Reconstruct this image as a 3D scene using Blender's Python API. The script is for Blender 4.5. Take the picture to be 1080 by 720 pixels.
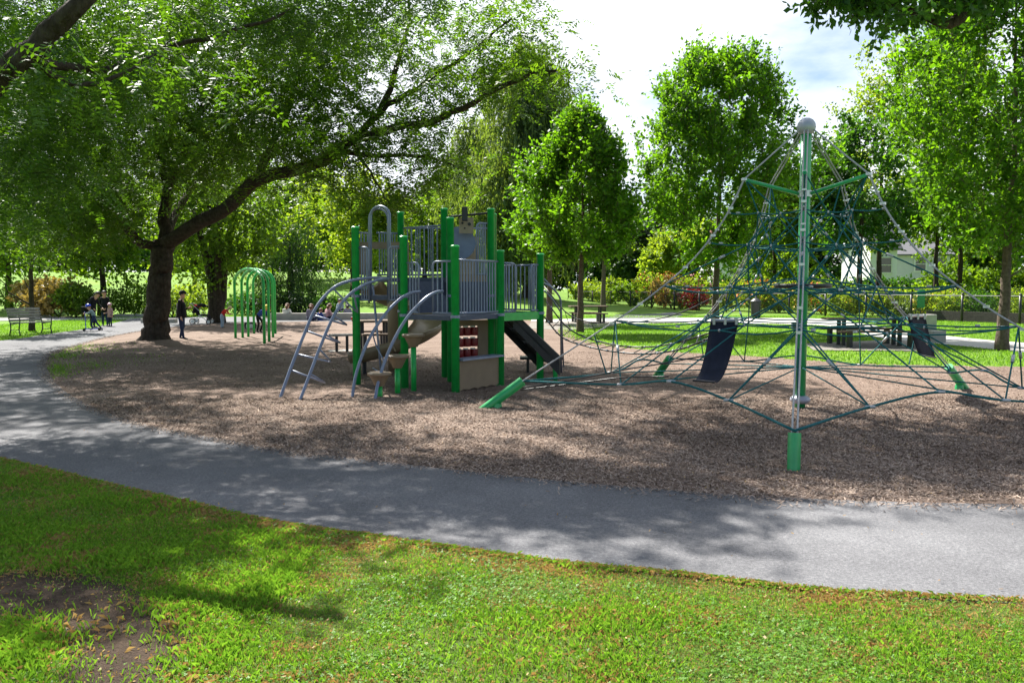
import bpy, bmesh, math, random
import numpy as np
from mathutils import Vector, Matrix
R = math.radians
for o in list(bpy.data.objects): bpy.data.objects.remove(o)
SC = bpy.context.scene
COL = SC.collection

# ------------------------------------------------------------------ camera, light, exposure
CAM_H, F, PITCH = 1.65, 870.0, math.atan(58/870.0)
cam = bpy.data.objects.new('camera', bpy.data.cameras.new('camera'))
COL.objects.link(cam)
cam.location = (0, 0, CAM_H)
cam.rotation_euler = (R(90)-PITCH, 0, 0)
cam.data.sensor_width = 36; cam.data.lens = F/1080*36
cam.data.clip_start = 0.05; cam.data.clip_end = 2000
SC.camera = cam

SUN_EL, SUN_AZ = R(48), R(-34)          # azimuth measured clockwise from +Y (ahead of the camera)
sdir = Vector((math.sin(SUN_AZ)*math.cos(SUN_EL), math.cos(SUN_AZ)*math.cos(SUN_EL), math.sin(SUN_EL)))
sl = bpy.data.lights.new('sun', 'SUN'); sl.energy = 5.0; sl.angle = R(0.53); sl.color = (1.0, 0.955, 0.88)
sun = bpy.data.objects.new('sun', sl); COL.objects.link(sun)
sun.rotation_euler = (-sdir).to_track_quat('-Z', 'Y').to_euler()

W = bpy.data.worlds.new('World'); SC.world = W; W.use_nodes = True
nt = W.node_tree; nt.nodes.clear()
def wn(t, **k):
    n = nt.nodes.new(t)
    for a, b in k.items(): setattr(n, a, b)
    return n
sky = wn('ShaderNodeTexSky', sky_type='NISHITA', sun_disc=False)
sky.sun_elevation = SUN_EL; sky.sun_rotation = SUN_AZ; sky.air_density = 1.0; sky.dust_density = 0.6; sky.ozone_density = 1.5
tc = wn('ShaderNodeTexCoord'); mp = wn('ShaderNodeMapping'); mp.inputs['Scale'].default_value = (1, 1, 2.6)
mp.inputs['Location'].default_value = (0.35, 0.0, 0.25)
nz = wn('ShaderNodeTexNoise'); nz.inputs['Scale'].default_value = 2.3; nz.inputs['Detail'].default_value = 7; nz.inputs['Roughness'].default_value = .55
rp = wn('ShaderNodeValToRGB'); rp.color_ramp.elements[0].position = .33; rp.color_ramp.elements[1].position = .50
mx = wn('ShaderNodeMix', data_type='RGBA'); mx.inputs['B'].default_value = (8.6, 9.0, 9.7, 1)
bg = wn('ShaderNodeBackground'); bg.inputs['Strength'].default_value = 0.054; out = wn('ShaderNodeOutputWorld')
L = nt.links.new
L(tc.outputs['Generated'], mp.inputs['Vector']); L(mp.outputs[0], nz.inputs['Vector']); L(nz.outputs[0], rp.inputs[0])
sx = wn('ShaderNodeSeparateXYZ'); mr = wn('ShaderNodeMapRange'); mr.inputs['From Min'].default_value = -.6; mr.inputs['From Max'].default_value = .45   # clouds thinned out in the unseen sky behind the camera, to weaken fill light
ml = wn('ShaderNodeMath', operation='MULTIPLY'); L(tc.outputs['Generated'], sx.inputs[0]); L(sx.outputs['Y'], mr.inputs['Value']); L(rp.outputs[0], ml.inputs[0]); L(mr.outputs[0], ml.inputs[1])
L(ml.outputs[0], mx.inputs['Factor']); L(sky.outputs[0], mx.inputs['A']); L(mx.outputs['Result'], bg.inputs['Color']); L(bg.outputs[0], out.inputs[0])

SC.view_settings.view_transform = 'Standard'; SC.view_settings.look = 'None'
SC.view_settings.exposure = 1.58; SC.view_settings.gamma = 1.0; SC.view_settings.use_curve_mapping = False
SC.cycles.max_bounces = 6; SC.cycles.diffuse_bounces = 3; SC.cycles.glossy_bounces = 2; SC.cycles.transmission_bounces = 4
SC.cycles.transparent_max_bounces = 6; SC.cycles.use_denoising = True; SC.cycles.sample_clamp_indirect = 6

# ------------------------------------------------------------------ photo measurements -> metres
FW = np.array((0, math.cos(PITCH), -math.sin(PITCH))); UP = np.array((0, math.sin(PITCH), math.cos(PITCH))); RT = np.array((1., 0, 0))
def ray(px, py): return FW + (px-540)/F*RT + (360-py)/F*UP
def A(px, py, Y):                       # survey: a sighted point at a known distance ahead
    d = ray(px, py); return np.array((0, 0, CAM_H)) + d*(Y/d[1])
def G(px, py, z=0.0):                   # survey: where a sighted line meets the ground
    d = ray(px, py); return np.array((0, 0, CAM_H)) + d*((z-CAM_H)/d[2])

# ------------------------------------------------------------------ mesh helpers
def sstep(t): t = np.clip(t, 0, 1); return t*t*(3-2*t)
def H(x, y):
    x = np.asarray(x, float); y = np.asarray(y, float)
    h = 3.4*sstep((y-42)/60)*sstep((14-x)/22)
    h = h + 0.15*np.exp(-((x+9.9)**2+(y-23.2)**2)/1.5)
    return h
def Hs(x, y): return float(H(x, y))

class MB:
    def __init__(s): s.v = []; s.f = []; s.m = []; s.n = 0
    def add(s, v, f, m=0):
        v = np.asarray(v, float).reshape(-1, 3); s.v.append(v)
        for q in f: s.f.append([i+s.n for i in q]); s.m.append(m)
        s.n += len(v); return s
    def box(s, c, size, rz=0, m=0, M=None):
        x, y, z = [a/2 for a in size]
        v = np.array([(-x,-y,-z),(x,-y,-z),(x,y,-z),(-x,y,-z),(-x,-y,z),(x,-y,z),(x,y,z),(-x,y,z)])
        if M is not None: v = v@np.array(M).T
        elif rz: ca, sa = math.cos(rz), math.sin(rz); v = v@np.array(((ca,sa,0),(-sa,ca,0),(0,0,1)))
        return s.add(v+np.array(c), [(0,3,2,1),(4,5,6,7),(0,1,5,4),(1,2,6,5),(2,3,7,6),(3,0,4,7)], m)
    def beam(s, p, q, w, h, m=0):       # a plank from p to q, width w sideways and height h
        p = np.array(p, float); q = np.array(q, float); d = q-p; l = np.linalg.norm(d); d /= l
        sd = np.cross(d, (0,0,1)); n = np.linalg.norm(sd); sd = sd/n if n > 1e-4 else np.array((1.,0,0)); u = np.cross(sd, d)
        return s.box((p+q)/2, (l, w, h), M=np.array((d, sd, u)).T, m=m)
    def tube(s, pts, r, sides=8, closed=False, cap=True, m=0):
        P = np.array(pts, float); n = len(P); r = np.broadcast_to(np.array(r, float), (n,))
        if closed: T = np.roll(P,-1,0)-np.roll(P,1,0)
        else:
            T = np.empty_like(P); T[1:-1] = P[2:]-P[:-2]; T[0] = P[1]-P[0]; T[-1] = P[-1]-P[-2]
        T /= (np.linalg.norm(T, axis=1)[:,None]+1e-9)
        a = np.cross(T[0], (0,0,1)); a = a if np.linalg.norm(a) > 1e-2 else np.cross(T[0], (0,1,0)); a /= np.linalg.norm(a)
        rings = []; ang = np.arange(sides)*2*math.pi/sides
        for i in range(n):
            a = a-T[i]*a.dot(T[i]); a /= (np.linalg.norm(a)+1e-9); b = np.cross(T[i], a)
            rings.append(P[i]+r[i]*(np.cos(ang)[:,None]*a+np.sin(ang)[:,None]*b))
        f = []
        for i in range(n if closed else n-1):
            j = (i+1)%n
            for k in range(sides): f.append((i*sides+k, i*sides+(k+1)%sides, j*sides+(k+1)%sides, j*sides+k))
        if cap and not closed: f.append(list(range(sides))[::-1]); f.append([(n-1)*sides+k for k in range(sides)])
        return s.add(np.concatenate(rings), f, m)
    def lathe(s, prof, c=(0,0,0), sides=16, m=0, axis=None):
        v = []; f = []; n = len(prof)
        for (r, z) in prof:
            for k in range(sides): t = 2*math.pi*k/sides; v.append((r*math.cos(t), r*math.sin(t), z))
        for i in range(n-1):
            for k in range(sides): f.append((i*sides+k, i*sides+(k+1)%sides, (i+1)*sides+(k+1)%sides, (i+1)*sides+k))
        f.append(list(range(sides))[::-1]); f.append([(n-1)*sides+k for k in range(sides)])
        v = np.array(v)
        if axis is not None: v = v@np.array(Vector((0,0,1)).rotation_difference(Vector(axis)).to_matrix()).T
        return s.add(v+np.array(c), f, m)
    def ball(s, c, r, sides=14, m=0, sq=1.0):
        n = 8; return s.lathe([(max(1e-3, r*math.sin(math.pi*i/n)), -r*sq*math.cos(math.pi*i/n)) for i in range(n+1)], c, sides, m)
    def prism(s, poly, z0, z1, m=0):    # poly: xy list counter-clockwise
        n = len(poly); v = [(x,y,z0) for x,y in poly]+[(x,y,z1) for x,y in poly]
        f = [list(range(n))[::-1], list(range(n,2*n))]+[(i,(i+1)%n,n+(i+1)%n,n+i) for i in range(n)]
        return s.add(v, f, m)
    def panel(s, p, q, z0, z1, t=.02, m=0):   # upright board from p to q (xy)
        p = np.array(p[:2]); q = np.array(q[:2]); c = (p+q)/2; d = q-p
        return s.box((c[0], c[1], (z0+z1)/2), (np.linalg.norm(d), t, z1-z0), rz=math.atan2(d[1], d[0]), m=m)
    def build(s, name, mat, parent=None, smooth=False, bevel=0):
        v = np.concatenate(s.v)
        if parent is not None: v = v-np.array(ploc(parent))
        me = bpy.data.meshes.new(name); me.from_pydata(v.tolist(), [], s.f)
        mats = mat if isinstance(mat, (list, tuple)) else [mat]
        for k in mats: me.materials.append(k)
        me.polygons.foreach_set('material_index', np.array(s.m, dtype=np.int32))
        if smooth: me.polygons.foreach_set('use_smooth', [len(f) <= 4 for f in s.f])
        me.update(); o = bpy.data.objects.new(name, me); COL.objects.link(o)
        if parent is not None: o.parent = parent
        if bevel:
            b = o.modifiers.new('bevel', 'BEVEL'); b.width = bevel; b.segments = 2; b.limit_method = 'ANGLE'
        return o
def ploc(o):
    l = Vector(o.location)
    while o.parent: o = o.parent; l = l+Vector(o.location)
    return l
def tag(o, label=None, cat=None, group=None, kind=None):
    if label: o['label'] = label
    if cat: o['category'] = cat
    if group: o['group'] = group
    if kind: o['kind'] = kind
    return o
def thing(name, label, cat, loc=(0,0,0), rz=0, group=None):
    o = bpy.data.objects.new(name, None); COL.objects.link(o); o.location = tuple(map(float, loc)); o.rotation_euler = (0,0,rz)
    o.empty_display_size = .2
    return tag(o, label, cat, group)
def dup(root, loc, rz=0, sc=1.0, label=None, group=None):
    r = root.copy(); COL.objects.link(r); r.location = tuple(map(float, loc)); r.rotation_euler = (0,0,rz); r.scale = (sc,sc,sc) if not hasattr(sc,'__len__') else sc
    if label: r['label'] = label
    if group: r['group'] = group
    for ch in list(root.children):
        c = ch.copy(); COL.objects.link(c); c.parent = r
        for g in list(ch.children): d = g.copy(); COL.objects.link(d); d.parent = c
    return r
def fastmesh(name, V, k, mat, parent=None, smooth=False, mi=None):
    """V: (n*k,3) with n polygons of k corners each"""
    n = len(V)//k
    if parent is not None: V = V-np.array(ploc(parent))
    me = bpy.data.meshes.new(name); me.vertices.add(n*k); me.vertices.foreach_set('co', V.astype(np.float32).ravel())
    me.loops.add(n*k); me.loops.foreach_set('vertex_index', np.arange(n*k, dtype=np.int32))
    me.polygons.add(n); me.polygons.foreach_set('loop_start', np.arange(n, dtype=np.int32)*k)
    mats = mat if isinstance(mat, (list, tuple)) else [mat]
    for q in mats: me.materials.append(q)
    if mi is not None: me.polygons.foreach_set('material_index', mi.astype(np.int32))
    me.update(calc_edges=True); me.validate()
    o = bpy.data.objects.new(name, me); COL.objects.link(o)
    if parent is not None: o.parent = parent
    return o
def curve(pts, n=24):                   # smooth Catmull-Rom through points
    P = np.array(pts, float); P = np.vstack((2*P[0]-P[1], P, 2*P[-1]-P[-2])); o = []
    m = len(P)-3
    for i in range(m):
        k = max(2, int(math.ceil(n/m)))
        for j in range(k):
            t = j/k; p0,p1,p2,p3 = P[i:i+4]
            o.append(.5*((2*p1)+(-p0+p2)*t+(2*p0-5*p1+4*p2-p3)*t*t+(-p0+3*p1-3*p2+p3)*t**3))
    o.append(P[-2]); return np.array(o)

# ------------------------------------------------------------------ materials
def mat(name, col, rough=.6, metal=0, var=.15, scale=8, bump=0, bscale=40, spec=.5, col2=None, detail=5, coat=0, bd=.02, stretch=None):
    m = bpy.data.materials.new(name); m.use_nodes = True; t = m.node_tree; b = t.nodes['Principled BSDF']
    b.inputs['Roughness'].default_value = rough; b.inputs['Metallic'].default_value = metal; b.inputs['Specular IOR Level'].default_value = spec
    b.inputs['Coat Weight'].default_value = coat
    tc = t.nodes.new('ShaderNodeTexCoord'); n = t.nodes.new('ShaderNodeTexNoise'); n.inputs['Scale'].default_value = scale; n.inputs['Detail'].default_value = detail; n.inputs['Roughness'].default_value = .6
    t.links.new(tc.outputs['Object'], n.inputs['Vector'])
    r = t.nodes.new('ShaderNodeValToRGB'); r.color_ramp.elements[0].position = .3; r.color_ramp.elements[1].position = .7
    c2 = col2 if col2 else tuple(min(1, c*(1+var)) for c in col); c1 = col if col2 else tuple(c*(1-var) for c in col)
    r.color_ramp.elements[0].color = (*c1, 1); r.color_ramp.elements[1].color = (*c2, 1)
    t.links.new(n.outputs[0], r.inputs[0]); t.links.new(r.outputs[0], b.inputs['Base Color'])
    if bump:
        n2 = t.nodes.new('ShaderNodeTexNoise'); n2.inputs['Scale'].default_value = bscale; n2.inputs['Detail'].default_value = 4
        mpn = t.nodes.new('ShaderNodeMapping'); mpn.inputs['Scale'].default_value = stretch or (1,1,1); t.links.new(tc.outputs['Object'], mpn.inputs['Vector']); t.links.new(mpn.outputs[0], n2.inputs['Vector']); bp = t.nodes.new('ShaderNodeBump'); bp.inputs['Strength'].default_value = bump; bp.inputs['Distance'].default_value = bd
        t.links.new(n2.outputs[0], bp.inputs['Height']); t.links.new(bp.outputs[0], b.inputs['Normal'])
    return m
def leafmat(name, c1, c2, tr=.5, trc=None, rough=.5, isl=True, clump=.6, gloss=.25):
    """leaf: colour differs leaf by leaf; lets light through"""
    m = bpy.data.materials.new(name); m.use_nodes = True; t = m.node_tree; b = t.nodes['Principled BSDF']; o = t.nodes['Material Output']
    g = t.nodes.new('ShaderNodeNewGeometry'); tc = t.nodes.new('ShaderNodeTexCoord')
    n = t.nodes.new('ShaderNodeTexNoise'); n.inputs['Scale'].default_value = clump; n.inputs['Detail'].default_value = 3
    t.links.new(tc.outputs['Object'], n.inputs['Vector'])
    mxv = t.nodes.new('ShaderNodeMath'); mxv.operation = 'ADD'; t.links.new(g.outputs['Random Per Island'], mxv.inputs[0]); t.links.new(n.outputs[0], mxv.inputs[1])
    hv = t.nodes.new('ShaderNodeMath'); hv.operation = 'MULTIPLY'; hv.inputs[1].default_value = .5; t.links.new(mxv.outputs[0], hv.inputs[0])
    r = t.nodes.new('ShaderNodeValToRGB'); r.color_ramp.elements[0].position = .15; r.color_ramp.elements[1].position = .85
    r.color_ramp.elements[0].color = (*c1, 1); r.color_ramp.elements[1].color = (*c2, 1); t.links.new(hv.outputs[0], r.inputs[0])
    t.links.new(r.outputs[0], b.inputs['Base Color']); b.inputs['Roughness'].default_value = rough; b.inputs['Specular IOR Level'].default_value = gloss
    tl = t.nodes.new('ShaderNodeBsdfTranslucent'); hs = t.nodes.new('ShaderNodeMix'); hs.data_type = 'RGBA'; hs.blend_type = 'MULTIPLY'; hs.inputs['Factor'].default_value = 1
    hs.inputs['B'].default_value = (*(trc or (2.9, 2.7, .55)), 1); t.links.new(r.outputs[0], hs.inputs['A']); t.links.new(hs.outputs['Result'], tl.inputs['Color'])
    mx = t.nodes.new('ShaderNodeMixShader'); mx.inputs[0].default_value = tr; t.links.new(b.outputs[0], mx.inputs[1]); t.links.new(tl.outputs[0], mx.inputs[2])
    t.links.new(mx.outputs[0], o.inputs['Surface']); return m
def groundmat(name, stops, scales=(1.2, 14, 90), rough=.95, bump=.5, w=(.45,.35,.2), bd=.03):
    m = bpy.data.materials.new(name); m.use_nodes = True; t = m.node_tree; b = t.nodes['Principled BSDF']; b.inputs['Roughness'].default_value = rough; b.inputs['Specular IOR Level'].default_value = .2
    tc = t.nodes.new('ShaderNodeTexCoord'); acc = None; fine = None
    for s, ww in zip(scales, w):
        n = t.nodes.new('ShaderNodeTexNoise'); n.inputs['Scale'].default_value = s; n.inputs['Detail'].default_value = 5; n.inputs['Roughness'].default_value = .65
        t.links.new(tc.outputs['Object'], n.inputs['Vector']); k = t.nodes.new('ShaderNodeMath'); k.operation = 'MULTIPLY'; k.inputs[1].default_value = ww; t.links.new(n.outputs[0], k.inputs[0])
        if acc is None: acc = k
        else: a = t.nodes.new('ShaderNodeMath'); a.operation = 'ADD'; t.links.new(acc.outputs[0], a.inputs[0]); t.links.new(k.outputs[0], a.inputs[1]); acc = a
        fine = n
    r = t.nodes.new('ShaderNodeValToRGB'); cr = r.color_ramp
    cr.elements[0].position, cr.elements[0].color = stops[0][0], (*stops[0][1], 1); cr.elements[1].position, cr.elements[1].color = stops[-1][0], (*stops[-1][1], 1)
    for p, c in stops[1:-1]: e = cr.elements.new(p); e.color = (*c, 1)
    t.links.new(acc.outputs[0], r.inputs[0]); t.links.new(r.outputs[0], b.inputs['Base Color'])
    bp = t.nodes.new('ShaderNodeBump'); bp.inputs['Strength'].default_value = bump; bp.inputs['Distance'].default_value = bd
    t.links.new(fine.outputs[0], bp.inputs['Height']); t.links.new(bp.outputs[0], b.inputs['Normal']); return m

M_green = mat('green_powder_coat', (.012,.41,.072), .36, var=.16, scale=9, bump=.08, bscale=60, coat=.15)
M_teal = mat('green_gloss_paint', (.014,.34,.10), .32, var=.12, scale=7, coat=.3)
M_steel = mat('grey_blue_coated_steel', (.20,.235,.33), .38, metal=.2, var=.12, scale=6)
M_galv = mat('galvanised_steel', (.40,.41,.42), .38, metal=.6, var=.1)
M_alu = mat('brushed_aluminium', (.62,.64,.66), .35, metal=.5, var=.06)
M_cable = mat('grey_steel_cable', (.36,.36,.37), .55, metal=.25, var=.2, scale=60, bump=.4, bscale=150)
M_rope = mat('teal_rope', (.010,.125,.14), .75, var=.35, scale=50, bump=.6, bscale=200, spec=.3)
M_black = mat('black_painted_metal', (.016,.017,.02), .45, var=.3)
M_rubber = mat('navy_black_rubber', (.016,.020,.036), .85, var=.25, scale=10, bump=.2, bscale=60, spec=.2)
M_ballm = mat('satin_grey_ball', (.36,.37,.44), .42, metal=.2, var=.05)
M_tan = mat('tan_plastic', (.23,.165,.105), .45, var=.12, scale=4, bump=.05)
M_tanl = mat('sand_plastic', (.33,.25,.165), .42, var=.14, scale=5, bump=.05)
M_red = mat('red_plastic', (.22,.008,.012), .4, var=.15)
M_white = mat('white_plastic', (.72,.72,.7), .45, var=.05)
M_deck = mat('blue_grey_coated_deck', (.06,.075,.12), .6, var=.2, scale=20)
M_conc = mat('pale_concrete', (.38,.36,.33), .9, var=.15, scale=3, bump=.3, bscale=50, spec=.2)
M_wood = mat('weathered_wood', (.12,.085,.06), .8, var=.3, scale=14, bump=.3, bscale=60, spec=.2)
M_woodg = mat('grey_slat_wood', (.28,.27,.25), .75, var=.25, scale=14, bump=.2, spec=.2)
M_bark = mat('dark_bark', (.028,.02,.014), .95, scale=9, bump=1.0, bscale=18, spec=.15, col2=(.075,.06,.048), bd=.09, stretch=(1,1,.22))
M_barkg = mat('grey_bark', (.065,.05,.038), .95, scale=14, bump=.9, bscale=26, spec=.15, col2=(.16,.125,.10), bd=.03, stretch=(1,1,.3))
M_loc = leafmat('locust_leaf', (.022,.062,.009), (.078,.150,.017), .48)
M_loc2 = leafmat('locust_leaf_near', (.020,.060,.009), (.068,.145,.017), .42, gloss=.4)
M_horn = leafmat('hornbeam_leaf', (.024,.080,.009), (.100,.215,.020), .48)
M_oak = leafmat('oak_leaf', (.015,.05,.010), (.04,.11,.018), .42)
M_mid = leafmat('mid_green_leaf', (.032,.075,.010), (.095,.165,.022), .5)
M_pale = leafmat('pale_green_leaf', (.065,.12,.020), (.16,.22,.045), .5)
M_willow = leafmat('willow_leaf', (.05,.085,.035), (.11,.165,.07), .45)
M_dark = leafmat('dark_evergreen_leaf', (.010,.030,.008), (.028,.065,.016), .25)

# ------------------------------------------------------------------ the setting
M_lawn = groundmat('mown_lawn', [(.30,(.045,.10,.010)),(.46,(.10,.20,.018)),(.58,(.15,.24,.026)),(.72,(.22,.22,.06))], (.35, 5, 60), bump=.7)
M_lawnn = groundmat('lawn_soil_and_thatch', [(.30,(.04,.05,.014)),(.45,(.085,.13,.02)),(.58,(.15,.19,.04)),(.70,(.28,.20,.09))], (1.1, 12, 80), bump=1, w=(.35,.35,.3))
M_mulch = groundmat('wood_chip_mulch', [(.28,(.035,.022,.016)),(.42,(.105,.070,.052)),(.55,(.20,.145,.115)),(.72,(.36,.29,.245))], (.7, 22, 75), bump=.8, w=(.3,.35,.35), bd=.012)
M_soil = groundmat('bare_soil', [(.30,(.02,.014,.010)),(.48,(.060,.040,.027)),(.62,(.11,.075,.05)),(.75,(.20,.15,.11))], (2, 18, 90), bump=1, w=(.3,.35,.35))
M_asph = groundmat('worn_asphalt', [(.36,(.045,.045,.050)),(.46,(.105,.105,.112)),(.54,(.155,.155,.162)),(.66,(.30,.30,.31))], (.6, 45, 170), bump=.7, w=(.24,.30,.46), bd=.004)

def gridsheet(name, xs, ys, zoff, matl, keep=None, jit=0, seed=0, flat=False):
    X, Y = np.meshgrid(xs, ys); rng = np.random.default_rng(seed)
    if jit: X = X+rng.uniform(-jit, jit, X.shape); Y = Y+rng.uniform(-jit, jit, Y.shape)
    Z = H(X, Y)+zoff
    if flat: Z = np.where(Y < 41, zoff, Z)
    V = np.stack((X,Y,Z), -1).reshape(-1,3); ny, nx = X.shape
    I = np.arange(nx*ny).reshape(ny,nx); q = np.stack((I[:-1,:-1],I[:-1,1:],I[1:,1:],I[1:,:-1]), -1).reshape(-1,4)
    if keep is not None: q = q[keep(V[q].mean(1))]
    u, inv = np.unique(q, return_inverse=True); V = V[u]; q = inv.reshape(-1,4)
    me = bpy.data.meshes.new(name); me.from_pydata(V.tolist(), [], q.tolist()); me.materials.append(matl)
    me.polygons.foreach_set('use_smooth', [True]*len(q)); o = bpy.data.objects.new(name, me); COL.objects.link(o); return tag(o, kind='structure')
def inpoly(P, poly):
    poly = np.array(poly)[:, :2]; x, y = P[:,0], P[:,1]; c = np.zeros(len(P), bool); j = len(poly)-1
    for i in range(len(poly)):
        xi, yi = poly[i]; xj, yj = poly[j]
        c ^= ((yi > y) != (yj > y)) & (x < (xj-xi)*(y-yi)/(yj-yi+1e-12)+xi); j = i
    return c
def vnoise(x, y, s, seed=0):
    r = np.random.default_rng(seed); g = r.random((64,64)); u = x*s; v = y*s; i = np.floor(u).astype(int); j = np.floor(v).astype(int)
    fu = sstep(u-i); fv = sstep(v-j); i0, j0, i1, j1 = i%64, j%64, (i+1)%64, (j+1)%64
    return (g[i0,j0]*(1-fu)+g[i1,j0]*fu)*(1-fv)+(g[i0,j1]*(1-fu)+g[i1,j1]*fu)*fv
def gpoly(pts, z=0.0, dy=0.0): return [(G(p[0],p[1],z)[0], G(p[0],p[1],z)[1]+dy) for p in pts]
def smoothline(pts, n=60): return [tuple(p) for p in curve([(x,y,0) for x,y in pts], n)[:, :2]]
def sheet(name, poly, z, matl, thick=0.0, sub=None):
    from mathutils.geometry import delaunay_2d_cdt
    n = len(poly); vs, es, fs, _, _, _ = delaunay_2d_cdt([Vector(p) for p in poly], [], [list(range(n))], 1, 1e-4)
    V = [(v.x, v.y, z) for v in vs]; Fc = []
    for f in fs:
        a_ = sum(vs[f[i]].x*vs[f[(i+1)%len(f)]].y-vs[f[(i+1)%len(f)]].x*vs[f[i]].y for i in range(len(f))); Fc.append(list(f) if a_ > 0 else list(f)[::-1])
    if thick:                            # the cut edge of the slab
        k = len(V); V += [(x, y, z-thick) for x, y in poly]; V += [(x, y, z) for x, y in poly]
        for i in range(n): j = (i+1)%n; Fc.append([k+n+i, k+n+j, k+j, k+i])
    me = bpy.data.meshes.new(name); me.from_pydata(V, [], Fc); me.materials.append(matl); me.update()
    o = bpy.data.objects.new(name, me); COL.objects.link(o); return tag(o, kind='structure')

gridsheet('ground', np.concatenate((np.arange(-420,-60,30), np.arange(-60,70,2.5), np.arange(70,450,30))),
          np.concatenate((np.arange(-40,0,10), np.arange(0,120,2.5), np.arange(120,600,30))), 0, M_lawn, flat=True)
# asphalt path: near edge (lawn side) and far edge (mulch side) as surveyed
near_e = gpoly([(-260,432),(-120,456),(0,482),(47,492.5),(133,513),(217,532),(287,548),(360,558),(460,572),(593,590),(720,602),(853,617),(1080,629),(1400,640),(1800,650)], .03, -.09)
far_e = gpoly([(1800,520),(1400,531),(1080,532),(870,527),(720,518),(547,503),(360,482),(300,475),(233,463),(173,452),(133,442),(100,430),(72,415),(57,402),(50,390),(49,380),(60,371),(86,363),(112,356),(150,349),(205,342.5),(260,340),(330,339),(420,338.5)], .02)
out_e = gpoly([(420,335),(330,334.5),(230,334.5),(150,336),(125,340),(100,346),(50,353),(0,360),(-160,372),(-420,395)])
path_poly = smoothline(near_e, 80)+smoothline(far_e, 110)+smoothline(out_e, 50)
sheet('asphalt_path', path_poly, .026, M_asph, thick=.02)
back_edge = gpoly([(1500,392),(1080,389),(980,388),(900,385),(790,377),(700,372),(640,366),(600,358),(588,350),(585,340),(500,337),(420,338.5)])
mulch_poly = smoothline(far_e[:24], 110)+[(x,y) for x,y in smoothline(back_edge[::-1], 50)]
mulch_grow = mulch_poly
rngm = np.random.default_rng(3)
def keepm(P):                            # the bed runs on a little under the path, so no gap shows
    k = np.zeros(len(P), bool)
    for dx, dy in ((0,0),(.4,0),(-.4,0),(0,.35),(0,-.35),(.4,.3),(0,.9),(0,-.9)):
        d = (dy == .9 or dy == -.9); Q = P+np.array((dx,dy,0))+np.stack((rngm.normal(0,.05,len(P)), rngm.normal(0,.08,len(P)), 0*P[:,0]),1)
        k |= inpoly(Q, mulch_poly) & ((P[:,1] > 25) if d else True)
    k &= ~((P[:,1] > 25) & inpoly(P+np.array((0,-.25,0)), path_poly) & (P[:,0] < -14))
    return k
gridsheet('mulch_bed', np.arange(-17, 22, .13), np.arange(5.2, 42, .13), .016, M_mulch, keep=keepm, jit=.03)
fe_arr = np.array(smoothline(far_e[:24], 70))
def MU(x, y):
    P = np.stack((np.asarray(x).ravel(), np.asarray(y).ravel()), 1); d = np.full(len(P), 9.)
    for i in range(len(fe_arr)-1):
        a = fe_arr[i]; b = fe_arr[i+1]; ab = b-a; t = np.clip(((P-a)@ab)/(ab@ab+1e-9), 0, 1); d = np.minimum(d, np.linalg.norm(P-(a+t[:,None]*ab), axis=1))
    ins = inpoly(np.hstack((P, P[:,:1]*0)), mulch_poly)
    return np.where(ins, np.maximum(vnoise(P[:,0]+40, P[:,1], .55, 51)*.07+vnoise(P[:,0]+40, P[:,1], 1.7, 52)*.045-.050, -.004)*sstep(d/1.0)*np.where(P[:,1] > 30, .2, 1), 0)
mo = bpy.data.objects['mulch_bed']; mv = np.empty(len(mo.data.vertices)*3, np.float32); mo.data.vertices.foreach_get('co', mv); mv = mv.reshape(-1,3); mv[:,2] += MU(mv[:,0], mv[:,1]); mo.data.vertices.foreach_set('co', mv.ravel())
M_pathc = mat('pale_path_concrete', (.40,.385,.36), .9, var=.12, scale=2, bump=.2, spec=.2)
bp1 = gpoly([(560,337.5),(640,336),(760,335.5),(870,336.5),(905,341),(960,350),(1020,357),(1080,362),(1300,378)])
bp2 = gpoly([(1300,390),(1080,372),(1000,364),(930,357),(880,345),(840,342.5),(740,341),(640,342),(560,343)])
sheet('back_path', smoothline(bp1,40)+smoothline(bp2,40), .02, M_pathc, sub=1)
sheet('branch_path', smoothline(gpoly([(632,336.5),(652,331),(640,326),(600,323.5),(560,322)]),20)+smoothline(gpoly([(560,320.5),(610,321.5),(660,324),(700,328),(720,332),(712,336)]),20), .022, M_asph, sub=1)
sheet('far_path', smoothline(gpoly([(-300,343),(0,338.5),(60,338),(125,337.5),(150,337)]),20)+smoothline(gpoly([(150,334),(100,334),(40,334.5),(0,335),(-300,337)]),20), .022, M_pathc, sub=1)
M_pad = mat('worn_pad_concrete', (.20,.185,.165), .95, var=.15, scale=3, spec=.1)
sheet('picnic_pad', gpoly([(848,363),(858,370),(985,371),(972,361),(940,359)]), .024, M_pad, sub=1)
sheet('table_pad', gpoly([(560,340),(556,347),(600,348.5),(646,344.5),(660,339)]), .024, M_pad, sub=1)
soil = gpoly([(-60,612),(0,608),(60,605),(120,618),(160,636),(190,655),(205,680),(190,705),(150,735),(60,740),(70,700),(60,672),(0,655),(-60,650)])
sheet('bare_soil', smoothline(soil+[soil[0]], 60)[:-1], .0275, M_soil, sub=1)
lawn_near = smoothline([(x, y+.03) for x, y in near_e[1:]], 80)
sheet('near_lawn', lawn_near+[(6,1.0),(-9,1.0),(-12,4.0)], .0235, M_lawnn, sub=1)

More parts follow.
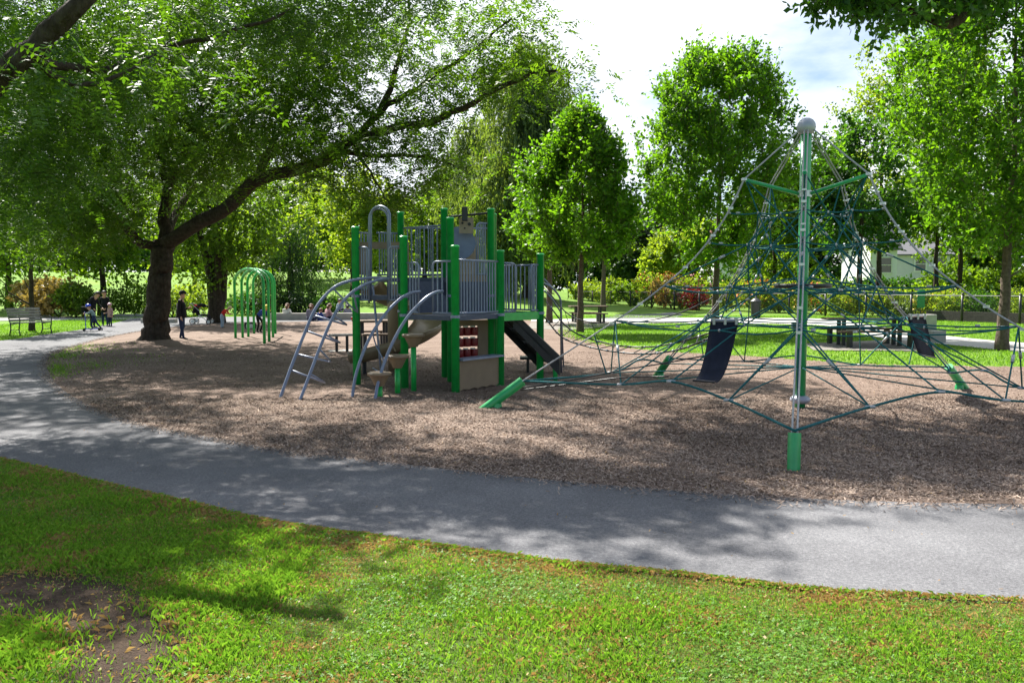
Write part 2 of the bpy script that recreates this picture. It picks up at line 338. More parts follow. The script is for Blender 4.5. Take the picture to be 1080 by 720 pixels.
# ------------------------------------------------------------------ grass blades, chips, fallen leaves (nobody could count them)
M_blade = leafmat('grass_blade', (.065,.17,.014), (.24,.42,.045), .42, trc=(1.4,1.4,.8), clump=1.3)
M_dry = leafmat('dry_grass_blade', (.28,.16,.06), (.52,.38,.16), .3, trc=(1.2,1.1,.8), clump=2)
M_clov = leafmat('clover_leaf', (.055,.155,.014), (.175,.36,.040), .42, trc=(1.4,1.4,.8), clump=1.1)
rng = np.random.default_rng(11)
def blades(P, h, w, rng, lean=.6, z0=0.0):
    n = len(P); a = rng.uniform(0, 2*math.pi, n); sd = np.stack((np.cos(a), np.sin(a), 0*a), 1)
    b = rng.uniform(0, 2*math.pi, n); ln = np.stack((np.cos(b), np.sin(b), 0*b), 1)*(lean*rng.random(n)*h)[:,None]
    base = np.stack((P[:,0], P[:,1], H(P[:,0],P[:,1])+z0), 1); up = np.zeros((n,3)); up[:,2] = h
    w = (np.ones(n)*w)[:,None]; V = np.empty((n,4,3)); V[:,0] = base-sd*w/2; V[:,1] = base+sd*w/2
    V[:,2] = base+ln*.5+up*.62+sd*w*.38; V[:,3] = base+ln*1.25+up*(1-.35*lean)
    return V.reshape(-1,3)
nl_poly = lawn_near+[(6,1.0),(-9,1.0),(-12,4.0)]
def scatter(n, x0, x1, y0, y1, rng): return np.stack((rng.uniform(x0,x1,n), rng.uniform(y0,y1,n)), 1)
edge_n = np.array(lawn_near)
def edgedist(P):
    d = np.full(len(P), 9.); 
    for i in range(0, len(edge_n)-1):
        a = edge_n[i]; b = edge_n[i+1]; ab = b-a; t = np.clip(((P-a)@ab)/(ab@ab+1e-9), 0, 1); d = np.minimum(d, np.linalg.norm(P-(a+t[:,None]*ab), axis=1))
    return d
P = scatter(1150000, -7.5, 4.2, 2.6, 9.0, rng); vis = (np.abs(P[:,0]) < P[:,1]*.66+.3); P = P[vis]; P = P[inpoly(P, nl_poly)]
P = P+rng.normal(0,.018,P.shape); ed = edgedist(P); so = inpoly(P+rng.normal(0,.09,P.shape), soil)
dens = vnoise(P[:,0], P[:,1], 2.2, 5)*.6+vnoise(P[:,0], P[:,1], 7, 6)*.4
keep = (rng.random(len(P)) < np.where(so, .035, np.clip(dens*1.9-.05, .42, 1)))
keep &= rng.random(len(P)) < np.clip(1.25-(P[:,1]-3)/9, .3, 1)
P = P[keep]; ed = ed[keep]; so = so[keep]; dens = dens[keep]
dry_p = np.clip(.17+.70*np.exp(-ed/.20)+1.0*np.clip(vnoise(P[:,0],P[:,1],3.1,9)*.5+vnoise(P[:,0],P[:,1],11,10)*.5-.50,0,1)*2+.1*so, 0, .9)
dry = rng.random(len(P)) < dry_p
h = rng.uniform(.016,.038,len(P))*(.6+1.0*vnoise(P[:,0],P[:,1],2.3,12)**1.3)*np.where(dry,.7,1); h *= np.where(P[:,0] < -1.2, 1.35, 1)
g1 = fastmesh('lawn_grass', blades(P[~dry], h[~dry], rng.uniform(.0022,.0042,int((~dry).sum())), rng, z0=.02), 4, M_blade); tag(g1, kind='stuff', label='green grass blades of the near lawn in front of the asphalt path', cat='grass')
g2 = fastmesh('dry_grass', blades(P[dry], h[dry], .003, rng, lean=1.3, z0=.022), 4, M_dry); tag(g2, kind='stuff', label='brown dried grass blades along the path edge and among the near lawn', cat='grass')
i = rng.integers(0, len(edge_n)-1, 26000); f_ = rng.random(26000)[:,None]; P = edge_n[i]*(1-f_)+edge_n[i+1]*f_+rng.normal(0,.012,(26000,2)); P = P[(np.abs(P[:,0]) < P[:,1]*.66+.3)]
P = P[rng.random(len(P)) < np.clip(1.5*vnoise(P[:,0],P[:,1],6,31)+.15,0,1)]; dr = rng.random(len(P)) < .55
for nm_, q_, mt_, lb_ in (('edge_grass', P[~dr], M_blade, 'green blades fringing the near edge of the asphalt path'),('edge_thatch', P[dr], M_dry, 'dry brown thatch fringing the near edge of the asphalt path')):
    o_ = fastmesh(nm_, blades(q_, rng.uniform(.02,.045,len(q_)), .005, rng, lean=1.2, z0=.02), 4, mt_); tag(o_, kind='stuff', label=lb_, cat='grass')
def clover(P, r, rng, z):               # three round leaflets as tilted quads
    n = len(P); out = []
    th = rng.uniform(0, 2*math.pi, n); tx = rng.normal(0,.35,n); ty = rng.normal(0,.35,n); c = np.stack((P[:,0],P[:,1],z),1)
    for k in range(3):
        a = th+k*2.094; d = np.stack((np.cos(a), np.sin(a), tx*np.cos(a)+ty*np.sin(a)),1); s_ = np.stack((-np.sin(a), np.cos(a), -tx*np.sin(a)+ty*np.cos(a)),1); rr = r[:,None]
        out.append(np.stack((c, c+d*rr*.6-s_*rr*.5, c+d*rr*1.05, c+d*rr*.6+s_*rr*.5), 1))
    return np.stack(out,1).reshape(-1,3)
P = scatter(300000, -6, 4.2, 2.6, 8.0, rng); P = P[np.abs(P[:,0]) < P[:,1]*.66+.3]; P = P[inpoly(P, nl_poly)]
cn = vnoise(P[:,0],P[:,1],1.9,21)*.6+vnoise(P[:,0],P[:,1],6,22)*.4; so = inpoly(P, soil); P = P[(rng.random(len(P)) < np.clip((cn-.36)*3.2,.10,1))&~(so&(rng.random(len(P))<.96))]
g3 = fastmesh('clover', clover(P, rng.uniform(.004,.010,len(P)), rng, rng.uniform(.024,.045,len(P))), 4, M_clov); tag(g3, kind='stuff', label='small clover and weed leaves mixed through the near lawn', cat='clover')
# sparser, coarser grass on the lawns beyond the mulch
P = scatter(300000, -22, 26, 17, 46, rng); P = P[np.abs(P[:,0]) < P[:,1]*.64+.5]; far_m = [inpoly(P, q) for q in (mulch_grow, path_poly, smoothline(bp1,40)+smoothline(bp2,40), gpoly([(848,363),(858,370),(985,371),(972,361),(940,359)]))]
P = P[~(far_m[0]|far_m[1]|far_m[2]|far_m[3])]; g4 = fastmesh('far_lawn_grass', blades(P, rng.uniform(.03,.08,len(P)), .02, rng), 4, M_blade); tag(g4, kind='stuff', label='mown grass of the sunlit lawns beyond the play area', cat='grass')
# grass creeping over the mulch left of the tree, by the path bend
P = np.array([G(rng.normal(cx,sx), rng.normal(cy,sy))[:2] for cx,sx,cy,sy,n in ((62,9,391,4,900),(100,14,386,3,700),(92,22,368,2.0,900),(70,10,376,3,500),(150,20,381,3,160)) for _ in range(n)])
P = P[~inpoly(P, path_poly)]; g5 = fastmesh('creeping_grass', blades(P, rng.uniform(.02,.07,len(P)), .014, rng, z0=.01), 4, M_blade); tag(g5, kind='stuff', label='patchy grass creeping over the mulch near the path bend', cat='grass')

M_chip = leafmat('wood_chip', (.085,.055,.042), (.47,.37,.30), .0, clump=.7, rough=.9, gloss=.1)
def chips(P, l, w, rng, z, tilt=.35):
    n = len(P); a = rng.uniform(0,2*math.pi,n); d = np.stack((np.cos(a),np.sin(a),rng.normal(0,tilt,n)),1); s_ = np.stack((-np.sin(a),np.cos(a),rng.normal(0,tilt,n)),1)
    c = np.stack((P[:,0],P[:,1],H(P[:,0],P[:,1])+z),1); l = l[:,None]/2; w = w[:,None]/2
    return np.stack((c-d*l-s_*w, c+d*l-s_*w*.7, c+d*l*.9+s_*w, c-d*l+s_*w*.8),1).reshape(-1,3)
P = np.concatenate((scatter(330000, -6, 10, 6.2, 12, rng), scatter(120000, -14, 17, 11.5, 20, rng))); P = P[np.abs(P[:,0]) < P[:,1]*.66+.3]; P = P[inpoly(P+rng.normal(0,.05,P.shape), mulch_poly)]
ch = fastmesh('wood_chips', chips(P, rng.uniform(.012,.034,len(P))*(1+1.1*(rng.random(len(P))<.06)), rng.uniform(.004,.011,len(P)), rng, .018+rng.uniform(0,.014,len(P))+MU(P[:,0],P[:,1])), 4, M_chip); tag(ch, kind='stuff', label='loose brown wood chips covering the play area', cat='mulch')
P = np.array([np.array(far_e[0])*0]*0).reshape(0,2)
fe = np.array(smoothline(far_e[:20],300)); i = rng.integers(0,len(fe),9500); P = fe[i]+rng.normal(0,.07,(9500,2)); P = P+np.stack((0*P[:,0], -np.abs(rng.exponential(.06,9500))),1)
ce = fastmesh('stray_chips', chips(P, rng.uniform(.015,.05,len(P)), rng.uniform(.004,.010,len(P)), rng, .034+rng.uniform(0,.008,len(P))), 4, M_chip); tag(ce, kind='stuff', label='stray wood chips spilled along the asphalt edge', cat='mulch')
M_fall = leafmat('fallen_leaf', (.20,.10,.03), (.42,.30,.12), .2, clump=5, trc=(1.2,1.1,.8))
P = scatter(7500, -7, 7, 2.8, 13, rng); P = P[np.abs(P[:,0]) < P[:,1]*.66+.3]; on = inpoly(P, path_poly); P = P[~on | (rng.random(len(P)) < .09)]
fl = fastmesh('fallen_leaves', chips(P, rng.uniform(.008,.02,len(P)), rng.uniform(.005,.010,len(P)), rng, .036+rng.uniform(0,.008,len(P)), .3), 4, M_fall); tag(fl, kind='stuff', label='tiny yellow and brown fallen leaflets scattered on lawn and path', cat='fallen leaves')

# ------------------------------------------------------------------ trees
def rhomb(C, D, N, l, w):               # leaves: centre base C, direction D, normal-ish N
    D = D/(np.linalg.norm(D,axis=1)[:,None]+1e-9); S = np.cross(D, N); S /= (np.linalg.norm(S,axis=1)[:,None]+1e-9); l = np.asarray(l)[:,None]; w = np.asarray(w)[:,None]
    Nn = np.cross(S, D)
    return np.stack((C, C+D*l*.5-S*w*.5-Nn*l*.06, C+D*l-Nn*l*.10, C+D*l*.45+S*w*.5-Nn*l*.06),1).reshape(-1,3)
class Tree:
    def __init__(s, seed): s.rng = np.random.default_rng(seed); s.mb = MB(); s.np = np.zeros((0,3)); s.nr = np.zeros(0); s.L = []
    def limb(s, pts, r0, r1, sides=9, n=20, wob=.0, flare=0):
        C = curve(pts, n) if len(pts) > 2 else np.linspace(pts[0], pts[1], max(4,n//3)); m = len(C)
        if wob: C[1:-1] += s.rng.normal(0, wob, (m-2,3))
        rr = np.linspace(r0, r1, m)
        if flare: t = np.arange(m)/m; rr = rr*(1+flare*np.exp(-t*14))
        s.mb.tube(C, rr, sides); s.np = np.vstack((s.np, C)); s.nr = np.concatenate((s.nr, rr)); return C
    def attach(s, T, up=0.0, rk=.012, rmin=.006, bow=.12, sides=5, minr=.0):
        T = np.array(T); root = s.np[0]; order = np.argsort([np.min(np.linalg.norm(s.np-t,axis=1)) for t in T])
        for i in order:
            t = T[i]; d = s.np-t; dist = np.linalg.norm(d, axis=1); hd = np.hypot(d[:,0], d[:,1])
            cost = dist+(np.maximum(0, s.np[:,2]-(t[2]-up*hd)))*(2.0 if up > 0 else .25)
            j = int(np.argmin(cost)); p = s.np[j]; l = dist[j]
            if l < .05: continue
            r0 = min(s.nr[j]*.75, rk*l+rmin); k = 6 if l > 1 else 4
            u = np.linspace(0,1,k)[:,None]; C = p+(t-p)*u
            C += np.array((0,0,1))*(np.sin(u*math.pi)*l*(bow if up <= 0 else -bow)) + s.rng.normal(0,.035*l,(k,3))*np.sin(u*math.pi)
            rr = np.linspace(r0, rmin*.5, k); s.mb.tube(C, rr, sides if r0 > .02 else 3, cap=False); s.np = np.vstack((s.np, C[1:])); s.nr = np.concatenate((s.nr, np.maximum(rr[1:], minr)))
    def sprays(s, T, n=6, L=.7, dirbias=(0,0,.2), spread=1.0, leaves=12, size=.1, asp=.6, flat=.6, twig=True, out=None, outk=.5):
        """twigs radiating from every target with leaves set along them"""
        T = np.repeat(np.array(T), n, 0); m = len(T); D = s.rng.normal(0,1,(m,3))*spread+np.array(dirbias)
        if out is not None: o = T-np.array(out); o /= (np.linalg.norm(o,axis=1)[:,None]+1e-9); D += o*outk*2
        D /= np.linalg.norm(D,axis=1)[:,None]; ln = L*s.rng.uniform(.5,1.25,m)
        if twig:
            S = np.cross(D, s.rng.normal(0,1,(m,3))); S /= np.linalg.norm(S,axis=1)[:,None]; w = .007*np.ones((m,1))*(L/.7)
            E = T+D*ln[:,None]; s.tw = np.stack((T-S*w, T+S*w, E+S*w*.3, E-S*w*.3),1).reshape(-1,3); s.L.append(('t', s.tw))
        u = s.rng.uniform(.1,1.08,(m,leaves)); P = T[:,None]+D[:,None]*(u*ln[:,None])[...,None]+s.rng.normal(0,.05*L/.7,(m,leaves,3)); P = P.reshape(-1,3)
        LD = (D[:,None]*.5+s.rng.normal(0,.75,(m,leaves,3))+np.array((0,0,-.15))).reshape(-1,3); N = s.rng.normal(0,1,LD.shape)*(1-flat)+np.array((0,0,flat*1.4))
        sz = size*s.rng.uniform(.65,1.25,len(P)); s.L.append(('l', rhomb(P, LD, N, sz, sz*asp)))
    def compound(s, T, n=5, L=.3, pairs=6, leaf=.05, spreadr=.35, droop=.35, out=None, outk=.5, jit=.25):
        """pinnate leaves: a drooping rachis with pairs of leaflets"""
        T = np.repeat(np.array(T), n, 0)+s.rng.normal(0,spreadr,(len(T)*n,3))*np.array((1,1,.55)); m = len(T)
        a = s.rng.uniform(0,2*math.pi,m); D = np.stack((np.cos(a),np.sin(a),s.rng.normal(-droop,.35,m)),1)
        if out is not None: o = T-np.array(out); o[:,2] *= .3; o /= (np.linalg.norm(o,axis=1)[:,None]+1e-9); D += o*outk
        D /= np.linalg.norm(D,axis=1)[:,None]; ln = L*s.rng.uniform(.7,1.2,m); N = np.array((0,0,1.))+s.rng.normal(0,.35,(m,3))
        S = np.cross(D, N); S /= np.linalg.norm(S,axis=1)[:,None]; N = np.cross(S, D)
        for k in range(pairs):
            u = (k+1)/pairs; P = T+D*(ln*u)[:,None]-np.array((0,0,1))*(ln*.25*u*u)[:,None]; z = leaf*s.rng.uniform(.8,1.15,m)*(1-.35*abs(u-.5))
            for sg in (-1,1): s.L.append(('l', rhomb(P, S*sg+D*.35+s.rng.normal(0,jit,(m,3)), N+s.rng.normal(0,.3,(m,3)), z, z*.42)))
        s.L.append(('l', rhomb(T+D*ln[:,None]-np.array((0,0,.25))*ln[:,None], D+s.rng.normal(0,.1,(m,3)), N, np.full(m,leaf), np.full(m,leaf*.42))))
        w = .0025; E = T+D*ln[:,None]-np.array((0,0,.25))*ln[:,None]; s.L.append(('l', np.stack((T-S*w,T+S*w,E+S*w*.4,E-S*w*.4),1).reshape(-1,3)))
    def hang(s, T, L=1.6, per=5, leaves=26, size=.1, asp=.25, sway=.12):
        """weeping shoots hanging from every target"""
        T = np.repeat(np.array(T), per, 0)+s.rng.normal(0,.35,(len(T)*per,3)); m = len(T); ln = L*s.rng.uniform(.4,1.2,m); sw = s.rng.normal(0,sway,(m,3)); sw[:,2] = 0
        u = s.rng.uniform(0,1,(m,leaves)); P = T[:,None]+sw[:,None]*(u**.5)[...,None]*ln[:,None,None]; P = P.copy(); P[...,2] -= u*ln[:,None]; P += s.rng.normal(0,.05,P.shape); P = P.reshape(-1,3)
        D = s.rng.normal(0,.4,P.shape)+np.array((0,0,-1.)); sz = size*s.rng.uniform(.7,1.3,len(P)); s.L.append(('l', rhomb(P, D, s.rng.normal(0,1,P.shape), sz, sz*asp)))
    def finish(s, name, label, cat, leafm, barkm, loc, group=None, crown='crown', trunkname='trunk'):
        r = thing(name, label, cat, loc, 0, group)
        s.mb.build(trunkname, barkm, r, smooth=True)
        V = [v for k, v in s.L if k == 'l']; Tw = [v for k, v in s.L if k == 't']; nl = sum(len(v) for v in V)//4; ntw = sum(len(v) for v in Tw)//4
        fastmesh(crown, np.concatenate(V+Tw), 4, [leafm, barkm], r, mi=np.concatenate((np.zeros(nl), np.ones(ntw)))); return r
def ovoid(rng, n, c, rad, hollow=.35, pw=.6, egg=0.0, clump=None):
    """points spread through an egg-shaped crown, denser near the outside"""
    D = rng.normal(0,1,(n,3)); D /= np.linalg.norm(D,axis=1)[:,None]; r = (hollow+(1-hollow)*rng.random(n)**pw)
    P = D*r[:,None]; k = 1+egg*(-P[:,2]); P[:,0] *= k; P[:,1] *= k; P = P*np.array(rad)+np.array(c)
    return P

def upright(name, label, px, py, Y, htop, halfw, zlow, seed, leafm, group, nt=300, size=.10, n=5, leaves=11, tr=.11, L=.75, barkm=None, peak=.30, vase=False):
    t = Tree(seed); b = G(px, py); s = Y/b[1]; b = np.array((b[0]*s, Y, Hs(b[0]*s, Y))); rg = t.rng
    top = b+np.array((0,0,htop)); t.limb([b+np.array((0,0,-.1)), b+np.array((.03,.02,zlow)), b+np.array((.08,-.05,htop*.5)), b+np.array((0,0,htop*.88))], tr, .02, n=22, wob=.012, flare=.35)
    # crown outline: full below the middle and tapering to a feathery top
    u = rg.random(nt)**.9; zz = zlow+.25+u*(htop-zlow-.5); prof = np.interp(u, (0,.06,.18,.38,.60,.78,.92,1), (.28,.52,.78,1.0,.98,.80,.50,.20) if vase else (.30,.66,.95,1,.84,.62,.36,.12))
    a = rg.uniform(0,2*math.pi,nt); rr = halfw*prof*(.25+.75*rg.random(nt)**.5)*(1+.16*np.sin(3*a+seed)+.12*np.sin(7*a+u*9)+.22*(vnoise(a*1.3+7, u*7, 1.0, seed)-.5)*2); zz = zz+.35*(vnoise(a*1.9+3, a*0+5, 1.0, seed+1)-.5)*2*u
    kp = (vnoise(a*1.6+9, u*9+4, 1.0, seed+2) > .24)|(rr < halfw*.35); T = (b+np.stack((rr*np.cos(a), rr*np.sin(a), zz),1))[kp]; nt = len(T)
    t.attach(T, up=1.0, rk=.014, bow=.10, rmin=.008)
    t.sprays(T, n=n, L=L, dirbias=(0,0,.9), spread=.65, leaves=leaves, size=size, asp=.62, flat=.45, out=b+np.array((0,0,htop*.35)), outk=.45)
    # long free shoots that break the outline
    out = np.hypot(T[:,0]-b[0], T[:,1]-b[1])/halfw+1.5*(T[:,2]-b[2])/htop; idx = np.argsort(-out)[:int(nt*.36)]; idx = rg.choice(idx, int(nt*.24), replace=False)
    for q in idx:
        S0 = T[q]; o = S0-(b+np.array((0,0,htop*.35))); o /= np.linalg.norm(o); d = o*.75+np.array((0,0,.85))+rg.normal(0,.12,3); d /= np.linalg.norm(d); ln = L*rg.uniform(.8,2.0)
        t.mb.tube([S0, S0+d*ln*.5+(0,0,.02), S0+d*ln], [.008,.006,.003], 3, cap=False); k = int(16*ln/L); u = rg.random(k); P = S0+d*(u*ln)[:,None]+rg.normal(0,.045,(k,3))
        t.L.append(('l', rhomb(P, d*.5+rg.normal(0,.8,(k,3)), rg.normal(0,1,(k,3))+np.array((0,0,.8)), size*rg.uniform(.6,1.05,k), size*.6*rg.uniform(.7,1,k))))
    return t.finish(name, label, 'tree', leafm, barkm or M_barkg, b, group)

def broad(name, label, X, Y, htop, rad, zc, seed, leafm, group=None, nt=160, size=.22, n=6, leaves=12, tr=.2, L=1.1, fork=1, hollow=.45, rz=None, barkm=None, trunks=1, egg=.25, hangL=0, flat=.5):
    t = Tree(seed); rg = t.rng; b = np.array((X, Y, Hs(X,Y))); c = b+np.array((0,0,zc)); rad = np.array(rad)
    for k in range(trunks):
        a = k*2*math.pi/trunks+.6; e = np.array((math.cos(a), math.sin(a), 0))*(.0 if trunks == 1 else 1.0)
        t.limb([b+e*.12+np.array((0,0,-.1)), b+e*.35+np.array((.05,0,zc*.45)), c+e*rad[0]*.35, c+e*rad[0]*.5+np.array((0,0,rad[2]*.55))], tr/(trunks**.4), .03, n=16, wob=.03, flare=.5)
    lobes = ovoid(rg, 9, c, rad*.62, .7, egg=egg); T = [ovoid(rg, nt//3, c, rad, hollow, egg=egg)]
    for l in lobes: T.append(ovoid(rg, int(nt*.67/9), l, rad*rg.uniform(.32,.5), .3))
    T = np.concatenate(T); T = T[T[:,2] > b[2]+.6]
    t.attach(T, up=.3, rk=.016, rmin=.012, bow=.05)
    if hangL: t.hang(T, L=hangL, per=n, leaves=leaves, size=size)
    else: t.sprays(T, n=n, L=L, dirbias=(0,0,.1), leaves=leaves, size=size*1.15, asp=.7, flat=flat, twig=False, out=c, outk=.4)
    return t.finish(name, label, 'tree', leafm, barkm or M_bark, b, group)

# --- the big locust beside the path: its main limbs follow the photo
t = Tree(5); TY = 23.3; base = G(163, 364); base = np.array((base[0]*TY/base[1], TY, .1))
t.limb([base+np.array((0,0,-.15)), A(166,330,TY), A(170,290,TY), A(172,256,TY)], .35, .29, sides=18, n=20, wob=.025, flare=.6)
fork = A(172,258,TY)
Lr = t.limb([fork, A(205,238,22.6), A(240,218,21.8), A(268,192,21.0), A(305,180,20.4), A(345,168,19.8), A(368,150,19.4), A(410,138,19), A(455,128,18.6), A(500,108,18.2), A(548,84,17.8), A(590,74,17.6)], .21, .028, n=44, wob=.02)
t.limb([A(352,160,19.7), A(400,164,19.9), A(450,166,20), A(490,178,20)], .07, .02, n=12, wob=.02)
t.limb([A(372,149,19.4), A(400,118,19.6), A(440,92,19.6), A(490,60,19.2), A(540,20,18.8)], .09, .02, n=14, wob=.03)
t.limb([A(372,150,19.4), A(395,190,19.0), A(412,215,18.8)], .035, .01, n=8, wob=.02)
t.limb([A(400,118,19.6), A(420,70,20.4), A(430,20,21), A(440,-60,22)], .08, .02, n=10, wob=.03)
t.limb([fork, A(174,225,23.4), A(176,190,23.6), A(170,165,23.8), A(182,130,24), A(190,95,24.2), A(200,20,24.5), A(210,-80,25)], .18, .04, n=26, wob=.03)
t.limb([A(180,190,23.6), A(194,160,23.0), A(206,128,22.6), A(230,90,22), A(260,40,21.6), A(280,-40,21.5)], .16, .03, n=18, wob=.03)
t.limb([fork, A(150,258,23), A(130,236,22.6), A(112,212,22.2), A(70,190,21.6), A(20,172,21)], .15, .04, n=18, wob=.03)
t.limb([A(130,236,22.6), A(118,190,23.5), A(100,140,24.5), A(70,80,25)], .12, .03, n=12, wob=.03)
t.limb([A(268,192,21), A(290,150,21.5), A(310,100,22.5), A(330,30,23)], .12, .03, n=14, wob=.03)
t.limb([fork, A(190,215,25), A(230,170,27), A(280,130,29)], .14, .03, n=12, wob=.03)
rg = t.rng; T = []
def fill(pts, n, sx, sy, sY):
    for px, py, Y in pts:
        for _ in range(int(n*1.15)): T.append(A(px+rg.normal(0,sx), py+rg.normal(0,sy), Y+rg.normal(0,sY)))
fill([(60,170,21),(20,120,21),(100,120,22),(60,60,22),(140,60,22),(150,110,23),(40,220,20.5),(90,225,21),(120,190,22),(20,60,22),(70,100,23)], 26, 30, 24, 1.9)
fill([(220,60,22),(270,90,21),(260,140,21.5),(320,60,21),(330,110,20.5),(310,150,20.5),(220,110,22),(200,170,24.5),(370,20,21),(300,20,21),(240,160,24),(180,20,22),(130,150,24)], 24, 26, 22, 1.7)
fill([(390,110,20),(420,140,19.5),(360,150,20),(350,185,20),(400,150,19)], 5, 22, 12, 1.2)
fill([(450,70,19.5),(490,40,19),(440,20,20),(470,130,19),(520,90,18.5),(545,50,18.5),(500,15,19),(570,75,17.8),(410,60,20),(545,15,18.6),(470,85,19.3),(500,70,19),(440,110,19.4)], 6, 20, 14, .9)
fill([(440,165,19.8),(475,175,20),(405,205,18.9),(455,190,19.8)], 6, 14, 8, .5)
fill([(100,-80,22),(200,-90,22),(300,-90,22),(0,-60,21),(250,-180,24),(150,-170,24),(350,-180,22)], 11, 40, 30, 2)
T = np.array(T); T = T[T[:,2] > 2.6]; t.attach(T, rk=.011, rmin=.008, bow=.08)
pxs = 540+F*T[:,0]/T[:,1]; rt_ = pxs > 375
t.compound(T[~rt_], n=19, L=.36, pairs=6, leaf=.125, spreadr=.50, droop=.3, jit=.2)
t.compound(T[rt_], n=18, L=.38, pairs=6, leaf=.115, spreadr=.42, droop=.3, jit=.2)
t.finish('locust_tree', 'large spreading dark barked locust tree rooted in the mulch left of the arch climber', 'tree', M_loc, M_bark, base)

# --- second locust standing out of frame at the left, its crown hanging over the path and the near lawn
t = Tree(8); rg = t.rng; b2 = np.array((-10.2, 10.2, 0.))
t.limb([b2, b2+np.array((.2,0,1.6)), b2+np.array((.8,-.2,3.0))], .34, .27, sides=12, n=8, flare=.4); f2 = b2+np.array((.8,-.2,3.0))
t.limb([f2, A(-90,150,8), A(-20,100,7.3), A(28,58,7.2), A(60,28,7.2), A(90,-5,7.2), A(150,-80,7.6)], .14, .06, n=24, wob=.01)
t.limb([f2, A(-60,40,11), A(80,-60,12), A(250,-110,12.6), A(420,-170,12)], .17, .05, n=20, wob=.03)
t.limb([f2, A(-100,60,9), (-8.8,8.6,6.6), (-8.4,7.4,7.2)], .14, .04, n=12, wob=.03)
t.limb([f2, (-9.4,8.2,5.5), (-9.6,6.6,6.6), (-10.2,4.6,7.0)], .13, .04, n=14, wob=.03)
t.limb([A(28,58,7.2), A(90,75,8.0), A(150,62,8.8), A(220,40,9), A(300,14,9.2)], .045, .015, n=14, wob=.015)
t.limb([A(28,58,7.2), A(80,90,7.6), A(130,78,7.8), A(172,50,7.8)], .03, .01, n=10, wob=.01)
T = []
fill([(20,10,9),(90,20,9),(170,10,9.4),(60,90,8.6),(10,70,9),(240,12,9.6),(310,5,10),(380,-10,10.5),(130,55,9)], 9, 34, 18, .8)
fill([(20,165,9.5),(60,140,9.6),(0,215,9.8),(100,110,9.8),(45,185,10)], 6, 26, 14, .6)
near_vis = len(T)
for c, r_, n_ in (((-3.9,12.9,8.8),(1.7,1.2,.8),64),((-1.2,15.0,9.2),(2.6,1.7,.9),105),((2.2,16.4,9.8),(1.9,1.5,.8),80),((-7.0,14.4,8.6),(2.2,1.8,1.0),50),((-7.4,10.8,7.9),(1.6,1.3,.9),42),((-8.6,12.4,8.0),(1.6,1.4,1.2),36),((-8.0,9.0,7.4),(1.2,1.0,.8),40),((-10.6,17.6,9.4),(2.6,1.9,.9),60)):  # unseen crown clumps, laid out to throw shade on path, mulch and lawn
    for p in ovoid(rg, n_, c, r_, .2): T.append(p)
T = np.array(T); t.attach(T, rk=.010, rmin=.006, bow=.08)
t.compound(T[:near_vis], n=26, L=.36, pairs=8, leaf=.066, spreadr=.30, droop=.45, jit=.12)
t.compound(T[near_vis:], n=18, L=.34, pairs=5, leaf=.12, spreadr=.40, droop=.3)
t.finish('locust_tree', 'nearest locust branch with large feathery leaves overhanging the top left corner', 'tree', M_loc2, M_bark, b2)

# --- oak bough from a tree out of frame at the right
t = Tree(21); rg = t.rng; b3 = np.array((13.5, 14.0, 0.))
t.limb([b3, b3+np.array((-.1,0,3)), b3+np.array((-.8,0,6)), b3+np.array((-1.5,.2,9))], .35, .14, sides=10, n=14, flare=.4)
t.limb([b3+np.array((-.6,0,5)), A(1080,-40,13.4), A(1010,20,13), A(970,16,13), A(910,-8,12.8)], .16, .03, n=18, wob=.02)
T = []; fill([(890,-6,12.8),(935,4,12.9),(980,-8,13),(915,-40,13),(1000,-40,13.2),(1060,-30,13.3),(1020,-4,13.2)], 11, 20, 10, .5)
for p in ovoid(rg, 60, (11.5,14,8.6), (3,3,2.0), .3): T.append(p)
T = np.array(T); t.attach(T, rk=.012, bow=.05); t.sprays(T, n=6, L=.45, leaves=12, size=.13, asp=.6, flat=.3, twig=True)
t.finish('oak_tree', 'dark oak bough hanging into the top right corner above the mast', 'tree', M_oak, M_bark, b3)

# --- the row of upright street trees on the lawn
UG = None
upright('hornbeam_tree', 'bright green upright tree with bare stem between play structure and middle picnic table', 612, 350, 29.5, 7.6, 1.75, 2.3, 31, M_horn, UG, nt=440, size=.17, leaves=13, tr=.12)
upright('hornbeam_tree', 'lower upright tree showing left of and behind the bright one beside the play structure', 579, 343, 37, 7.2, 1.6, 2.4, 32, M_horn, UG, nt=280, size=.19, leaves=12, tr=.14)
upright('hornbeam_tree', 'small dark upright tree behind the middle picnic table, right of the bright one', 636, 330, 52, 6.6, 1.7, 3.0, 33, M_mid, UG, nt=260, size=.19, leaves=10, tr=.16, L=.9)
upright('hornbeam_tree', 'tall full upright tree rising behind the hanging rubber mat, left of the mast', 754, 350, 29.5, 9.6, 2.75, 2.4, 34, M_horn, UG, nt=680, size=.16, leaves=13, tr=.14, L=.8, vase=True)
upright('hornbeam_tree', 'large leafy upright tree with grey stem at the right edge behind the net', 1057, 370, 21.2, 10.2, 2.9, 2.45, 35, M_horn, UG, nt=800, size=.14, leaves=14, tr=.145, L=.75, vase=True)
upright('young_tree', 'young thin stemmed tree standing behind the park bench', 34, 349, 30.5, 6.4, 2.0, 1.9, 36, M_loc, None, nt=190, size=.12, leaves=11, tr=.10, L=.8, barkm=M_bark)

